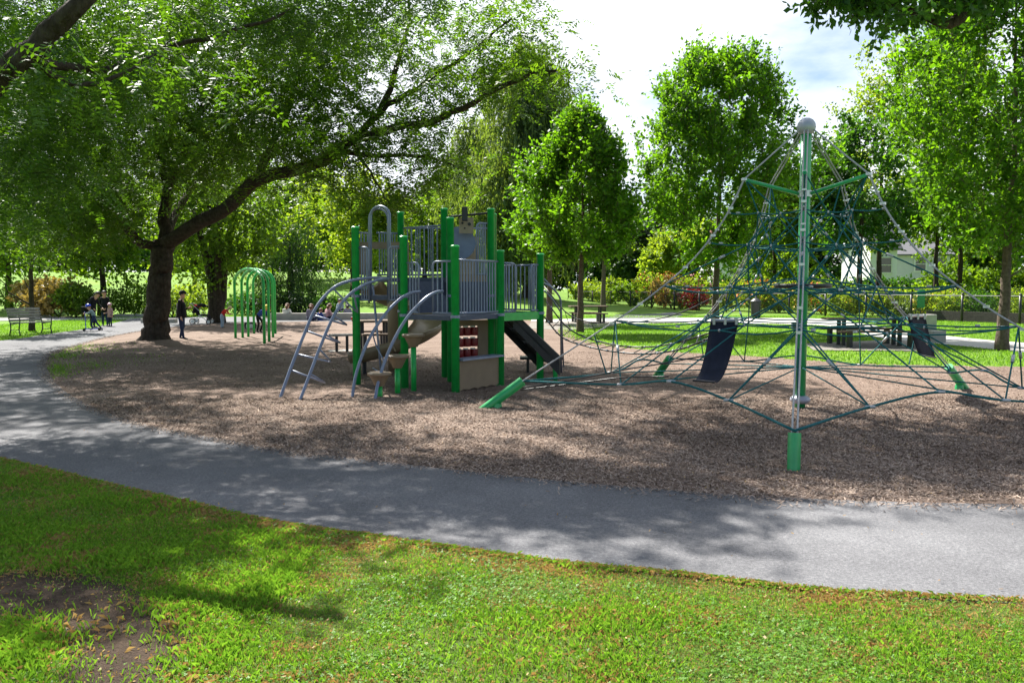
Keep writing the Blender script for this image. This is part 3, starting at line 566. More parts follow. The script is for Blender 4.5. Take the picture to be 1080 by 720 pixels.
# --- background trees
def PX(px, Y): return (px-540)/F*Y
def PH(py, Y): return CAM_H+(302-py)/F*Y
bgx = [ # name,label,px,Y,top py,half width px,zc factor,mat,kwargs
 ('multi_stem_tree','tree forking into several dark stems behind the stroller', 228, 37, 120, 70, M_mid, dict(trunks=4, tr=.40, nt=230, size=.17, fork=1)),
 ('garden_tree','bright leafy tree beyond the group with the scooter', 108, 46, 170, 52, M_mid, dict(nt=190, size=.22)),
 ('garden_tree','green tree behind the young tree at the left edge', 10, 52, 150, 60, M_mid, dict(nt=190, size=.24)),
 ('garden_tree','pale leafy tree right of the big locust trunk', 205, 60, 190, 50, M_pale, dict(nt=170, size=.26)),
 ('garden_tree','sunny loose tree beyond the meadow behind the arch ladder', 372, 62, 178, 62, M_pale, dict(nt=240, size=.24)),
 ('garden_tree','rounded green tree seen left of the tall double loop handle', 322, 78, 178, 62, M_mid, dict(nt=190, size=.32)),
 ('garden_tree','green tree showing through the high railing of the play structure', 448, 82, 205, 50, M_mid, dict(nt=190, size=.30)),
 ('garden_tree','dark tree low behind the middle picnic table', 672, 88, 225, 48, M_dark, dict(nt=190, size=.36)),
 ('garden_tree','pale loose tree overhanging the orange flowers', 715, 72, 232, 34, M_pale, dict(nt=150, size=.26)),
 ('garden_tree','dark maple behind the upper net left of the mast', 815, 62, 165, 48, M_mid, dict(nt=200, size=.26)),
 ('garden_tree','dark maple behind the upper net right of the mast', 905, 52, 128, 60, M_oak, dict(nt=260, size=.22)),
 ('garden_tree','feathery tall tree above the right spreader arm', 925, 58, 38, 56, M_pale, dict(nt=190, size=.19, n=4)),
 ('garden_tree','green tree in front of the grey house', 985, 58, 175, 42, M_mid, dict(nt=190, size=.22)),
 ('garden_tree','high tree behind the large tree at the right edge', 1010, 62, 25, 75, M_mid, dict(nt=260, size=.26)),
 ('garden_tree','tree at the right border beyond the timber garden wall', 1100, 60, 130, 70, M_oak, dict(nt=200, size=.26)),
]
for i, (nm, lb, px, Y, py, hw, mm, kw) in enumerate(bgx):
    X = PX(px, Y); hz = Hs(X, Y); top = PH(py, Y)-hz; rx = hw/F*Y; low = min(1.8, top*.25) if px < 340 else (PH(262 if px < 1005 else 285, Y) if px > 880 else 1.4)
    rzv = (top-low)/2
    broad(nm, lb, X, Y, top, (rx, rx, rzv), low+rzv, 60+i, mm, **kw)
broad('weeping_willow', 'dark weeping willow behind the green arch climber', PX(306,48), 48, 0, (2.6,2.6,2.6), 3.4, 90, M_dark, nt=130, size=.22, n=5, leaves=16, hangL=2.4, tr=.3)
broad('weeping_birch', 'tall grey green weeping tree rising behind the play structure', PX(556,66), 66, 0, (5.0,4.4,10.2), 11.2, 91, M_willow, nt=600, size=.40, n=6, leaves=24, hangL=3.4, tr=.35, egg=.15)
broad('weeping_birch', 'second tall weeping tree, left of the other and behind the overhead bar', PX(500,72), 72, 0, (3.4,3.2,7.0), 9.0, 92, M_willow, nt=240, size=.40, n=5, leaves=20, hangL=3.2, tr=.3, egg=.1)
# far tree line
tl = broad('far_tree', 'distant dark green tree of the line closing the park', -70, 112, 0, (6.5,5.5,5.2), 6.2, 95, M_mid, 'trees of the far tree line', nt=200, size=.62, n=5, leaves=9, L=1.8, tr=.35)
tl2 = broad('far_tree', 'distant dark green tree of the line closing the park', -58, 118, 0, (7.5,5.5,6.6), 7.6, 96, M_dark, 'trees of the far tree line', nt=200, size=.65, n=5, leaves=9, L=1.8, tr=.35)
rr = random.Random(4); k = 0
LM = [(-90,'beyond the left frame edge'),(-40,'just outside the left edge'),(8,'at the left edge, above the park bench'),(60,'above the golden ornamental grass'),(110,'above the group with the scooter'),(165,'behind the locust trunk'),(200,'above the standing man'),(232,'behind the forked tree'),(268,'above the green hoops'),(306,'behind the dark willow'),(345,'at the left end of the sunny meadow'),(385,'behind the hoop handle of the structure'),(425,'behind the high railing'),(462,'behind the left weeping tree'),(510,'behind the overhead bar'),(560,'behind the right weeping tree'),(600,'behind the bright upright tree'),(650,'between the upright trees'),(700,'above the orange flowers'),(752,'behind the tall upright tree'),(800,'left of the mast'),(850,'behind the mast'),(900,'above the white house'),(950,'between the two houses'),(1000,'right of the grey house'),(1055,'behind the right hand stem'),(1100,'just outside the right edge'),(1150,'beyond the right frame edge'),(1200,'far outside the right edge')]
for xx in range(-82, 92, 8):
    yy = 112+rr.uniform(-5,16); X = xx+rr.uniform(-3,3); s_ = rr.uniform(.75,1.12)
    if -6 < X < 16: s_ *= .8
    px = 540+F*X/yy; j = min(range(len(LM)), key=lambda q: abs(LM[q][0]-px)); wh = LM.pop(j)[1]
    o_ = dup((tl, tl2)[k%2], (X, yy, Hs(X,yy)-.3), rr.uniform(0,6), s_, label='distant %s tree of the far line, %s' % (('mid green','dark')[k%2], wh)); k += 1
for q in (tl, tl2):
    for ch in list(q.children): bpy.data.objects.remove(ch)
    bpy.data.objects.remove(q)

# --- shrubs
def shrub(name, label, X, Y, rx, hz, seed, leafm, nt=50, size=.16, n=5, leaves=9, upk=.5, group=None, cat='shrub', flowers=None, fl_n=60, L=.5, ry=None):
    t = Tree(seed); b = np.array((X, Y, Hs(X,Y))); rg = t.rng
    for q in range(6):
        a = rg.uniform(0,6.28); t.limb([b, b+np.array((math.cos(a)*rx*.3, math.sin(a)*rx*.3, hz*.35)), b+np.array((math.cos(a)*rx*.5, math.sin(a)*rx*.5, hz*.7))], .025, .008, sides=4, n=5)
    T = ovoid(rg, nt, b+np.array((0,0,hz*.5)), (rx, ry or rx, hz*.5), .35); T = T[T[:,2] > b[2]+.05]
    t.sprays(T, n=n, L=L, dirbias=(0,0,upk), leaves=leaves, size=size, asp=.5, flat=.3, twig=False)
    r = t.finish(name, label, cat, leafm, M_bark, b, group, crown='foliage', trunkname='stems')
    if flowers:
        T = ovoid(rg, fl_n, b+np.array((0,0,hz*.62)), (rx*1.05, (ry or rx)*1.05, hz*.5), .75); m = len(T)
        V = rhomb(np.repeat(T,3,0)+rg.normal(0,.05,(m*3,3)), rg.normal(0,1,(m*3,3)), rg.normal(0,1,(m*3,3)), np.full(m*3,.14), np.full(m*3,.12)); fastmesh('blossoms', V, 4, flowers, r)
    return r
M_gold = leafmat('golden_grass', (.16,.13,.04), (.36,.27,.09), .35, trc=(1.3,1.2,.6))
M_redleaf = leafmat('red_leaf', (.09,.008,.012), (.20,.02,.025), .4, trc=(1.6,.8,.8))
M_or = mat('orange_petals', (.75,.22,.03), .6, var=.3); M_ye = mat('yellow_petals', (.75,.50,.05), .6, var=.2); M_pk = mat('pink_petals', (.6,.22,.24), .6, var=.2)
shrub('ornamental_grass', 'golden brown ornamental grass clump right of the young tree', PX(62,44), 44, 1.5, 1.7, 201, M_gold, nt=90, size=.26, upk=1.6)
shrub('ornamental_grass', 'wide straw coloured grass clump behind the bench armrest', PX(42,46), 46, 1.3, 1.9, 202, M_gold, nt=70, size=.26, upk=1.6)
shrub('ornamental_grass', 'olive grass clump nearest the walking group', PX(80,43), 43, 1.0, 1.5, 203, M_mid, nt=60, size=.2, upk=1.4)
shrub('green_bush', 'low green bush at the left behind the far path', PX(18,50), 50, 1.6, 1.6, 204, M_mid)
shrub('green_bush', 'dark round bush behind the walking group', PX(128,45), 45, 1.5, 1.5, 205, M_mid)
shrub('green_bush', 'bush beside the low slab right of the walking group', PX(150,46), 46, 1.3, 1.7, 206, M_mid)
shrub('green_bush', 'bush seen between the locust trunk and the standing man', PX(182,44), 44, 1.0, 1.3, 207, M_pale)
shrub('green_bush', 'pale bush above the stroller canopy', PX(205,46), 46, 1.2, 1.8, 208, M_pale)
shrub('green_bush', 'dark bush at the foot of the willow, left side', PX(285,46), 46, 1.4, 1.2, 209, M_dark)
shrub('green_bush', 'dark bush at the foot of the willow, right side', PX(325,46), 46, 1.7, 1.3, 210, M_dark)
shrub('green_bush', 'dark bush ending at the sunny meadow', PX(345,45), 45, 1.1, .9, 211, M_oak)
shrub('green_bush', 'low bush behind the arch climber between willow and forked tree', PX(262,47), 47, 1.3, 1.1, 212, M_oak)
def fenceXY(px):                        # line of the garden fence
    k = (px-540)/F; p0 = np.array((5.4,70.)); d = np.array((20.6-5.4, 39-70.)); s_ = (p0[0]-k*p0[1])/(k*d[1]-d[0]); return p0+d*s_
rs = random.Random(9)
spec = [(622,'tall green garden plants by the fence corner',M_pale,None,1.9),(643,'pale leafy garden plants, second clump along the fence',M_pale,None,2.1),(664,'dense green garden plants at the dark tree foot',M_mid,None,2.0),
 (688,'orange flowering clump, leftmost of the flowers behind the fence',M_pale,M_or,2.9),(708,'orange and straw coloured flower clump with the highest heads',M_gold,M_or,3.1),(728,'pink flowering clump behind the red leaved shrub',M_pale,M_pk,2.8),
 (775,'yellow flowering clump between tree stem and net ropes',M_pale,M_ye,2.4),(800,'orange flowering clump left of the mast',M_pale,M_or,2.4),(822,'bright yellow green clump just left of the mast',M_pale,M_ye,2.2),
 (866,'orange flowering clump just right of the mast',M_mid,M_or,2.2),(888,'green garden plants under the white house wall',M_pale,None,1.7),(912,'weedy pale clump in front of the white house wall',M_pale,M_ye,1.7),
 (938,'weedy green clump between the two house walls',M_pale,None,1.8),(962,'olive garden clump below the grey house window',M_willow,None,1.7),(986,'pale overgrown clump right of the grey house',M_pale,M_ye,1.7),(1008,'green overgrown clump above the timber wall end',M_pale,None,1.6),(1030,'dark leafy clump left of the right hand tree stem',M_oak,None,1.6),(1072,'overgrown clump right of the right hand tree stem',M_pale,None,1.7),(1110,'overgrown clump at the right border',M_pale,None,1.8)]
for i, (px, lb, mm, fl, hz) in enumerate(spec):
    x, y = fenceXY(px); n_ = 2.4+rs.random()*1.2; k = 1+n_/y
    shrub('garden_plants', lb, x*k, y*k, 1.25*y/45, hz*(.85 if y > 60 else .8), 230+i, mm, nt=60, size=.17*y/45, flowers=fl, fl_n=75, upk=.7, L=.45)
x, y = fenceXY(735); shrub('red_shrub', 'small dark red leaved shrub behind the chain link fence', x+.2, y+.9, .8, 1.5, 260, M_redleaf, nt=36, size=.15)
for i, (px, Y, lb) in enumerate(((850,66,'hedge mass behind the flowers left of the white house'),(945,70,'hedge mass at the foot of the grey house'),(1025,66,'hedge mass behind the right hand tree stem'),(760,84,'hedge mass behind the tall upright tree'),(1090,60,'hedge mass at the right border'))):
    shrub('hedge', lb, PX(px,Y), Y, 5.0, (2.0 if i < 2 else 2.9), 270+i, (M_oak if i%2 else M_mid), nt=130, size=.34, L=.8, cat='hedge', ry=1.4)

for i, (x_, lb) in enumerate(((-62,'long hedge at the far left end of the park'),(-40,'long hedge behind the walking group and tree line'),(-18,'long hedge closing the sunny meadow on the left'),(4,'long hedge closing the sunny meadow at its middle'),(27,'long hedge behind the middle picnic table'),(52,'long hedge behind the houses'),(80,'long hedge at the far right end of the park'))):
    y_ = 108; shrub('hedge', lb, x_, y_, 14, 4.6, 300+i, (M_oak if i%2 else M_mid), nt=260, size=.62, L=1.3, cat='hedge', ry=2.0)

# ------------------------------------------------------------------ the play structure
PB = {'a':(-.86,12.5),'b':(-.19,13.45),'c':(.49,14.3),'d':(-1.72,13.15),'e':(-2.55,13.5),'f':(-1.03,13.85),'g':(-.36,14.2),'h':(-1.19,14.6),'i':(-2.05,15.3)}
PB = {k: np.array(v) for k, v in PB.items()}
HT = {'a':2.27,'b':2.24,'c':2.22,'d':2.45,'e':2.62,'f':2.80,'g':2.98,'h':3.02,'i':3.02}
root = thing('play_structure', 'green posted play structure with grey railings, tan panels and a black ramp', 'play structure', (-.9,13.9,0))
def post(p, h, r=.0635, par=root):
    m = MB(); m.lathe([(r,-.05),(r,h-.035),(r+.006,h-.035),(r+.006,h-.012),(r*.8,h)], (p[0],p[1],0), 20); return m.build('post', M_green, par, smooth=False)
def smooth_sides(o): 
    for p in o.data.polygons: p.use_smooth = abs(p.normal.z) < .3
    return o
for k in PB: 
    o = smooth_sides(post(PB[k], HT[k])); m = MB()
    for z in ([1.17] if k in 'abc' else [1.47] if k in 'e' else [1.17,1.47]): MB().lathe([(.074,z),(.074,z+.045)], (*PB[k],0), 16).build('collar', M_steel, o)
def poly3(name, pts, z, t, mt, par=root):
    m = MB(); q = [tuple(p[:2]) for p in pts]; ar = sum(q[i][0]*q[(i+1)%len(q)][1]-q[(i+1)%len(q)][0]*q[i][1] for i in range(len(q)))
    m.prism(q if ar > 0 else q[::-1], z-t, z); return m.build(name, mt, par)
back = np.array((-.35,15.4)); bl = np.array((-2.76,14.6))
poly3('low_deck', [PB['a'],PB['b'],PB['g'],PB['f'],PB['d']], 1.20, .07, M_deck)
o = poly3('bridge_deck', [PB['b'],PB['c'],PB['c']+(-.75,.75),PB['g']], 1.19, .05, M_deck)
MB().beam((*PB['b'],1.15),(*PB['c'],1.15),.05,.13).beam((*(PB['c']),1.15),(*(PB['c']+(-.75,.75)),1.15),.05,.13).build('deck_beam', M_green, root)
poly3('middle_deck', [PB['d']+(.05,.05),PB['f'],PB['h']-(.1,.2),bl,PB['e']], 1.50, .07, M_deck)
poly3('high_deck', [PB['f']+(0,.12),PB['g']+(.0,.12),back,PB['i'],bl+(.25,.4),PB['h']+(-.9,-.3)], 1.80, .07, M_deck)
MB().panel(PB['d']+(.1,.1), PB['f'], 1.22, 1.43, .03).build('riser', M_deck, root)
MB().panel(PB['d']+(.02,.22), PB['f']+(0,.14), 1.50, 1.73, .03).build('riser', M_deck, root)
MB().panel(PB['f']+(.02,0), PB['g'], 1.20, 1.73, .03).build('riser', M_deck, root)

def barrier(p, q, z0, z1, n, par=root, r=.016, rb=.011, ends='ss', gap=.07, mt=None):
    """railing panel: top and bottom rail with upright bars; a rounded free end where ends has 'r'"""
    p = np.array(p, float); q = np.array(q, float); d = (q-p)/np.linalg.norm(q-p); p = p+d*gap; q = q-d*(gap if ends[1] == 's' else 0); l = np.linalg.norm(q-p); m = MB()
    def P(s, z): return (p[0]+d[0]*s, p[1]+d[1]*s, z)
    if ends[1] == 'r':
        c = .07; m.tube([P(0,z1)]+[P(l-c+c*math.sin(a), z1-c+c*math.cos(a)) for a in np.linspace(0,math.pi/2,6)]+[P(l, z0)], r, 8)
    elif ends[0] == 'r':
        c = .07; m.tube([P(0,z0)]+[P(c-c*math.cos(a), z1-c+c*math.sin(a)) for a in np.linspace(0,math.pi/2,6)]+[P(l, z1)], r, 8)
    else: m.tube([P(0,z1),P(l,z1)], r, 8)
    m.tube([P(0,z0),P(l,z0)], r, 8)
    for i in range(n): s = (i+1)*l/(n+1); m.tube([P(s,z0),P(s,z1)], rb, 6, cap=False)
    return m.build('railing', mt or M_steel, par, smooth=True)
def toward(p, q, f): p = np.array(p); return p+(np.array(q)-p)*f
barrier(PB['a'], PB['b'], 1.24, 2.05, 13)
barrier(PB['a'], toward(PB['a'],PB['d'],.42), 1.24, 2.03, 3, ends='sr')
barrier(PB['d'], toward(PB['d'],PB['a'],.30), 1.24, 2.02, 3, ends='sr')
barrier(PB['b'], toward(PB['b'],PB['c'],.36), 1.24, 2.03, 3, ends='sr')
barrier(PB['c'], toward(PB['c'],PB['b'],.25), 1.24, 2.02, 3, ends='sr')
barrier(PB['c']+(-.75,.75), PB['c'], 1.24, 2.02, 8)
barrier(PB['d'], toward(PB['d'],PB['e'],.30), 1.43, 2.28, 3, ends='sr')
barrier(PB['e'], toward(PB['e'],PB['d'],.28), 1.43, 2.28, 3, ends='sr')
barrier(PB['e'], bl, 1.54, 2.42, 9)
barrier(bl, bl+(.25,.4), 1.6, 2.6, 3); barrier(bl+(.25,.4), PB['i'], 1.86, 2.62, 7)
barrier(PB['i'], PB['h'], 1.86, 2.72, 8)
barrier(toward(PB['i'],PB['h'],.88), PB['h'], 1.86, 2.86, 1, ends='rs')
barrier(PB['g'], toward(PB['g'],back,.45), 1.86, 2.76, 5, ends='sr')
barrier(PB['g'], toward(PB['g'],PB['f'],.36), 1.86, 2.72, 4, ends='sr')
barrier(back, PB['i'], 1.86, 2.72, 12)
smooth_sides(post(back, 3.0)); smooth_sides(post(bl, 2.62))
# tan panels behind the low deck and their cut-outs
m = MB(); pf, pg = PB['f']+(.05,.05), PB['g']+(-.02,.02)
w_ = pg-pf
for a0, a1, z0, z1 in ((0,1,1.76,1.86),(0,.15,1.3,1.76),(.85,1,1.3,1.76),(.15,.85,1.3,1.52),(.15,.3,1.52,1.6),(.42,.55,1.52,1.6),(.7,.85,1.52,1.6),(.15,.85,1.6,1.76)): m.panel(pf+w_*a0, pf+w_*a1, z0, z1, .025)
m.build('play_panel', M_tan, root)
m = MB()                                 # arched tan hood of the slide mouth behind
c0, c1 = PB['i']+(.55,-.1), PB['i']+(1.05,-.25)
for a0, a1, z0, z1 in ((0,.14,1.85,2.3),(.86,1,1.85,2.3),(0,1,2.3,2.42)): m.panel(bl+(.1,-.15)+(PB['h']-bl)*a0*.55, bl+(.1,-.15)+(PB['h']-bl)*a1*.55, z0, z1, .03)
m.build('slide_hood', M_tan, root)
m = MB(); pp = [(-1.0,14.95),(-.62,15.1)]
m.panel(pp[0], pp[1], 1.82, 2.55, .03); o = m.build('play_panel', M_tanl, root)
m = MB(); m.lathe([(.30,0),(.30,.03)], (-.95,14.9,2.42), 20, axis=(0,-1,.1)); m.build('slide_hood', M_steel, root)
# face board with its two dark holes on a mount
m = MB(); m.panel((-.93,14.62),(-.68,14.66),2.58,2.86,.03); fb = m.build('face_board', M_tanl, root)
m = MB()
for x, z, r_ in ((-.87,2.76,.022),(-.75,2.74,.03),(-.83,2.67,.016)): m.lathe([(r_,0),(r_,.012)], (x,14.598,z), 10, axis=(0,-1,0))
m.build('hole', M_black, fb)
m = MB(); m.tube([(*PB['f'],2.88-.22),(*PB['f'],2.88-.22)],.01) if 0 else None
m.tube([(PB['h'][0],PB['h'][1],2.86),(PB['g'][0],PB['g'][1],2.90)], .02, 8); m.build('overhead_bar', M_black, root)
m = MB(); m.box((-.82,14.42,2.90),(.10,.10,.24)); m.build('overhead_drum', M_black, root, bevel=.01)
# below the low deck: noughts-and-crosses drums in a tan frame, and the shop counter
q0, q1 = PB['f']+(.06,-.02), PB['g']+(-.06,-.02); wv = q1-q0
m = MB()
for a0, a1, z0, z1 in ((0,1,.98,1.08),(0,.06,.40,.98),(.70,1,.40,.98),(.06,.70,.36,.42)): m.panel(q0+wv*a0, q0+wv*a1, z0, z1, .04)
fr = m.build('game_frame', M_tan, root)
for i in range(3):
    for j in range(3):
        c = q0+wv*(.17+.21*i); z = .52+.185*j; m = MB(); m.lathe([(.062,z-.07),(.066,z-.06),(.066,z+.06),(.062,z+.07)], (c[0],c[1]-.03,0), 14); dr = m.build('game_drum', M_red, fr, smooth=True)
        m = MB(); m.box((c[0]-.02, c[1]-.10, z+.085),(.085,.012,.022)); m.build('drum_tab', M_white, dr)
m = MB(); n = 40; a_, b_ = PB['a']+(.05,.06), PB['b']+(-.04,-.05); dd = b_-a_
for i in range(n):
    s0, s1 = i/n, (i+1)/n; z = .045+.025*abs(math.sin(s0*math.pi*4.5)); m.panel(a_+dd*s0, a_+dd*s1, z, .52, .03)
m.build('shop_panel', M_tan, root)
m = MB(); m.beam((*(a_+(-.02,-.03)),.535),(*(b_+(.02,-.03)),.535),.22,.03); m.build('counter', M_steel, root)
# ramp: black rubber climbing wall with slots, standing on two short legs
c_ = PB['c']; ru, rd = np.array((-.02,13.95)), np.array((.95,15.2))
def RP(s, l, z=0):                       # point on the ramp: s along slope, l across
    u = np.array((.72,.28)); v = np.array((-.36,.93)); b0 = np.array((.02,14.0)); q = b0+u*s*1.12+v*l*.8; return (q[0], q[1], 1.12-.80*s+z)
m = MB()
for k in range(10):
    for l0, l1 in ((0,.12),(.12,.45),(.55,.88),(.88,1)):
        if k in (2,5,8) and l0 in (.12,.55): continue
        s0, s1 = k/10, (k+1)/10; v = [RP(s0,l0),RP(s1,l0),RP(s1,l1),RP(s0,l1),RP(s0,l0,-.04),RP(s1,l0,-.04),RP(s1,l1,-.04),RP(s0,l1,-.04)]; m.add(v, [(0,1,2,3),(7,6,5,4),(0,4,5,1),(1,5,6,2),(2,6,7,3),(3,7,4,0)])
    v = [RP(k/10,.45),RP((k+1)/10,.45),RP((k+1)/10,.55),RP(k/10,.55)]; m.add(v, [(0,1,2,3)])
rampo = m.build('climbing_ramp', M_black, root)
m = MB()
for l in (0,1): m.add([RP(0,l,.10),RP(1,l,.12),RP(1,l,-.22),RP(0,l,-.16),*[tuple(np.array(RP(s,l,z))+(.02,.03,0)) for s,z in ((0,.10),(1,.12),(1,-.22),(0,-.16))]], [(0,1,2,3),(7,6,5,4),(0,4,5,1),(1,5,6,2),(2,6,7,3),(3,7,4,0)])
m.build('ramp_side', M_black, rampo)
m = MB()
for s in np.linspace(.05,.95,6):
    for l in (.06,.94): m.lathe([(.022,0),(.018,.02)], RP(s,l,.02), 8)
m.build('ramp_bolt', M_alu, rampo)
for l in (.05,.95): q = RP(.93,l); m = MB(); m.tube([(q[0],q[1],-.03),(q[0],q[1],q[2]-.03)], .04, 12); m.build('ramp_leg', M_green, rampo, smooth=True)
m = MB(); m.box((.55,15.6,.30),(.8,.35,.05)).box((.3,15.6,.14),(.05,.25,.28)).box((.8,15.6,.14),(.05,.25,.28)); m.build('ramp_step', M_black, root, bevel=.01)
m = MB(); 
for dx, dy in ((0,0),(.08,.5)):
    m.tube(curve([A(570+dx*40,297-dx*40,14.35+dy), A(582,303,14.5+dy), A(589.5,312,14.7+dy), A(591.5,318,14.75+dy)],10).tolist()+[tuple(G(592+dx*30,394-dy*12))], .017, 8)
m.tube([A(574,306,14.4), A(583,316,14.5), A(592,330,14.7)], .014, 6); m.build('handrail', M_steel, root, smooth=True)
# spiral slide of tan plastic behind the structure
def chute(path, width, depth, wallt=.035, mt=M_tanl, name='slide_chute', seg=9):
    C = np.array(path); n = len(C); T = np.gradient(C, axis=0); T /= np.linalg.norm(T,axis=1)[:,None]; S = np.cross(T,(0,0,1)); S /= np.linalg.norm(S,axis=1)[:,None]; U = np.cross(S,T)
    a = np.linspace(-math.pi*.5, math.pi*.5, seg); V = []; Fc = []
    for side, off in ((0,0),(1,-wallt)):
        for i in range(n):
            for t_ in a: V.append(C[i]+S[i]*math.sin(t_)*(width/2-off)*(1)+U[i]*((1-math.cos(t_))*depth+off*math.cos(t_)))
    k = n*seg
    for i in range(n-1):
        for j in range(seg-1):
            q = (i*seg+j,i*seg+j+1,(i+1)*seg+j+1,(i+1)*seg+j); Fc.append(q); Fc.append(tuple(k+z for z in q[::-1]))
        for j in (0,seg-1): Fc.append((i*seg+j,(i+1)*seg+j,k+(i+1)*seg+j,k+i*seg+j))
    for i in (0,n-1):
        for j in range(seg-1): Fc.append((i*seg+j,i*seg+j+1,k+i*seg+j+1,k+i*seg+j))
    return MB().add(V, Fc).build(name, mt, root, smooth=True)
cx, cy = -2.2, 15.9; pts = []
for i in range(44):
    u = i/43; th = R(190)-u*R(275); pts.append((cx+.62*math.cos(th), cy+.62*math.sin(th), 1.62-1.18*u**.95))
chute(pts, .56, .22)
e = pts[-1]; ex = curve([e, (e[0]-.30,e[1]-.0,.36), (e[0]-.6,e[1]-.02,.28), (e[0]-.85,e[1]-.03,.26)], 14); chute(ex, .56, .2)
m = MB(); m.lathe([(.20,0),(.20,1.5),(.16,1.7)], (cx,cy,0), 20); m.build('slide_column', M_tan, root, smooth=True)
m = MB(); m.tube([(e[0]-.6,e[1],-.03),(e[0]-.6,e[1],.26)], .04, 8); m.build('slide_foot', M_black, root)
# arch ladder
YL = 12.3
def arc(pix, y0, y1, n=26):
    C = curve([(p[0], p[1], 0) for p in pix], n); return [A(c[0], c[1], y0+(y1-y0)*i/(len(C)-1)) for i, c in enumerate(C)]
SL = arc([(294,424),(306,390),(319,357),(333,325),(351,304),(370,296),(391,293),(408,293)], 11.98, 13.55)
SR = arc([(314.5,427),(327,394),(340,360),(352,333),(365,314),(380,302.5),(396,296),(411,293.5)], 11.82, 13.25)
for S_ in (SL, SR): MB().tube([(S_[0][0],S_[0][1],-.05)]+S_, .024, 10).build('ladder_rail', M_steel, root, smooth=True)
for i, (L0, tip, R0) in enumerate((((308,390),(344,404),(328,392)),((319,371),(350,382),(336,370)),((327,349),(360,362),(343,350)),((338,329),(367,343),(352,331)),((352,304),(378,331),(372,308)))):
    i_l = min(range(len(SL)), key=lambda k: abs(SL[k][2]-A(*L0, SL[k][1])[2])); i_r = min(range(len(SR)), key=lambda k: abs(SR[k][2]-A(*R0, SR[k][1])[2])); a0, b0 = SL[i_l], SR[i_r]
    tp = A(*tip, (a0[1]+b0[1])/2+.35); t1 = tp+(np.array(a0)-tp)*.12; t2 = tp+(np.array(b0)-tp)*.2
    MB().tube([a0, t1, tp+((t1+t2)/2-tp)*.4, t2, b0], .015, 8).build('ladder_rung', M_steel, root, smooth=True)
for dx in (0, .42): # hooped handles above the ladder top
    pass
hp = [A(391,305,13.6), A(391,240,13.6)]; c_l, c_r = A(391,228,13.7), A(411,228,13.45)
mid = (c_l+c_r)/2; half = (c_r-c_l)/2
ar = [tuple(mid+half*math.cos(t_)+np.array((0,0,.16))*math.sin(t_)) for t_ in np.linspace(math.pi,0,12)]
MB().tube([A(391,318,13.7)]+ar+[A(411,318,13.45)], .022, 10).tube([tuple(np.array(p)+(-.045,.10,-.03)) for p in [A(391,318,13.7)]+ar+[A(411,318,13.45)]], .016, 8).build('hoop_handle', M_steel, root, smooth=True)
# curved handrails down to the ground beside the stepping pods
YA = arc([(371,422),(376,393),(388,360),(404,334),(420,317),(433,309),(443,307.5)], 11.95, 12.95)
YB = arc([(395,425),(400,399),(412,366),(428,337),(446,317),(458,309),(467,307)], 11.8, 12.6)
for S_ in (YA, YB): MB().tube([(S_[0][0],S_[0][1],-.05)]+S_, .024, 10).build('curved_handrail', M_steel, root, smooth=True)
# thin pole with a foot loop
g0 = G(393,417); MB().tube([(g0[0],g0[1]+1.0,-.05), A(393,300,g0[1]+1.0)], .019, 8).tube(curve([A(393,352,g0[1]+1), A(397,365,g0[1]+1), A(405,382,g0[1]+.8), A(402,392,g0[1]+.8), A(393,388,g0[1]+1)],14), .012, 6).build('fire_pole', M_steel, root, smooth=True)

# ------------------------------------------------------------------ stepping pods
for (px, gy, ty, lb) in ((400.5,421,392.5,'lowest tan mushroom step between the two curved handrails'),(419.5,418,374,'middle tan mushroom step on its green post'),(436.5,415,352,'tallest tan mushroom step beside the low deck')):
    g = G(px, gy); p = thing('stepping_pod', lb, 'stepping pod', g, group='mushroom steps up to the low deck'); zt = A(px, ty, g[1])[2]; w = .175
    m = MB(); m.lathe([(.065,zt-.20),(.085,zt-.16),(w*.8,zt-.055),(w,zt-.045),(w+.004,zt-.01),(w*.93,zt)], (g[0],g[1],0), 22); m.build('pod_top', M_tan, p, smooth=False)
    smooth_sides(p.children[0]); m = MB(); m.tube([(g[0],g[1],-.05),(g[0],g[1],zt-.19)], .042, 14); m.build('post', M_green, p, smooth=True)

# ------------------------------------------------------------------ green hoop climber under the trees
hc = G(267,361); r = thing('hoop_climber', 'row of green steel hoops standing in the mulch right of the locust', 'climbing frame', hc)
fl = [G(248.5,357.5), G(256,357), G(262,356), G(268,352)]; fr_ = [G(279,364), G(284,361), G(288,356), G(290.5,352)]
for i in range(4):
    a0, b0 = fl[i], fr_[i]; c_ = (a0+b0)/2; hf = (b0-a0)/2; zc = 1.75
    pts = [tuple(a0+(0,0,-.05))]+[tuple(c_+hf*math.cos(t_)+np.array((0,0,zc+.42*math.sin(t_)))) for t_ in np.linspace(math.pi,0,15)]+[tuple(b0+(0,0,-.05))]
    MB().tube(pts, .042, 10).build('hoop', M_green, r, smooth=True)
# toddler swing seat chain inside the hoops is a net of two bars
MB().tube([tuple((fl[0]+fr_[0])/2+(0,0,2.17)), tuple((fl[3]+fr_[3])/2+(0,0,2.17))], .035, 8).build('ridge_bar', M_green, r, smooth=True)

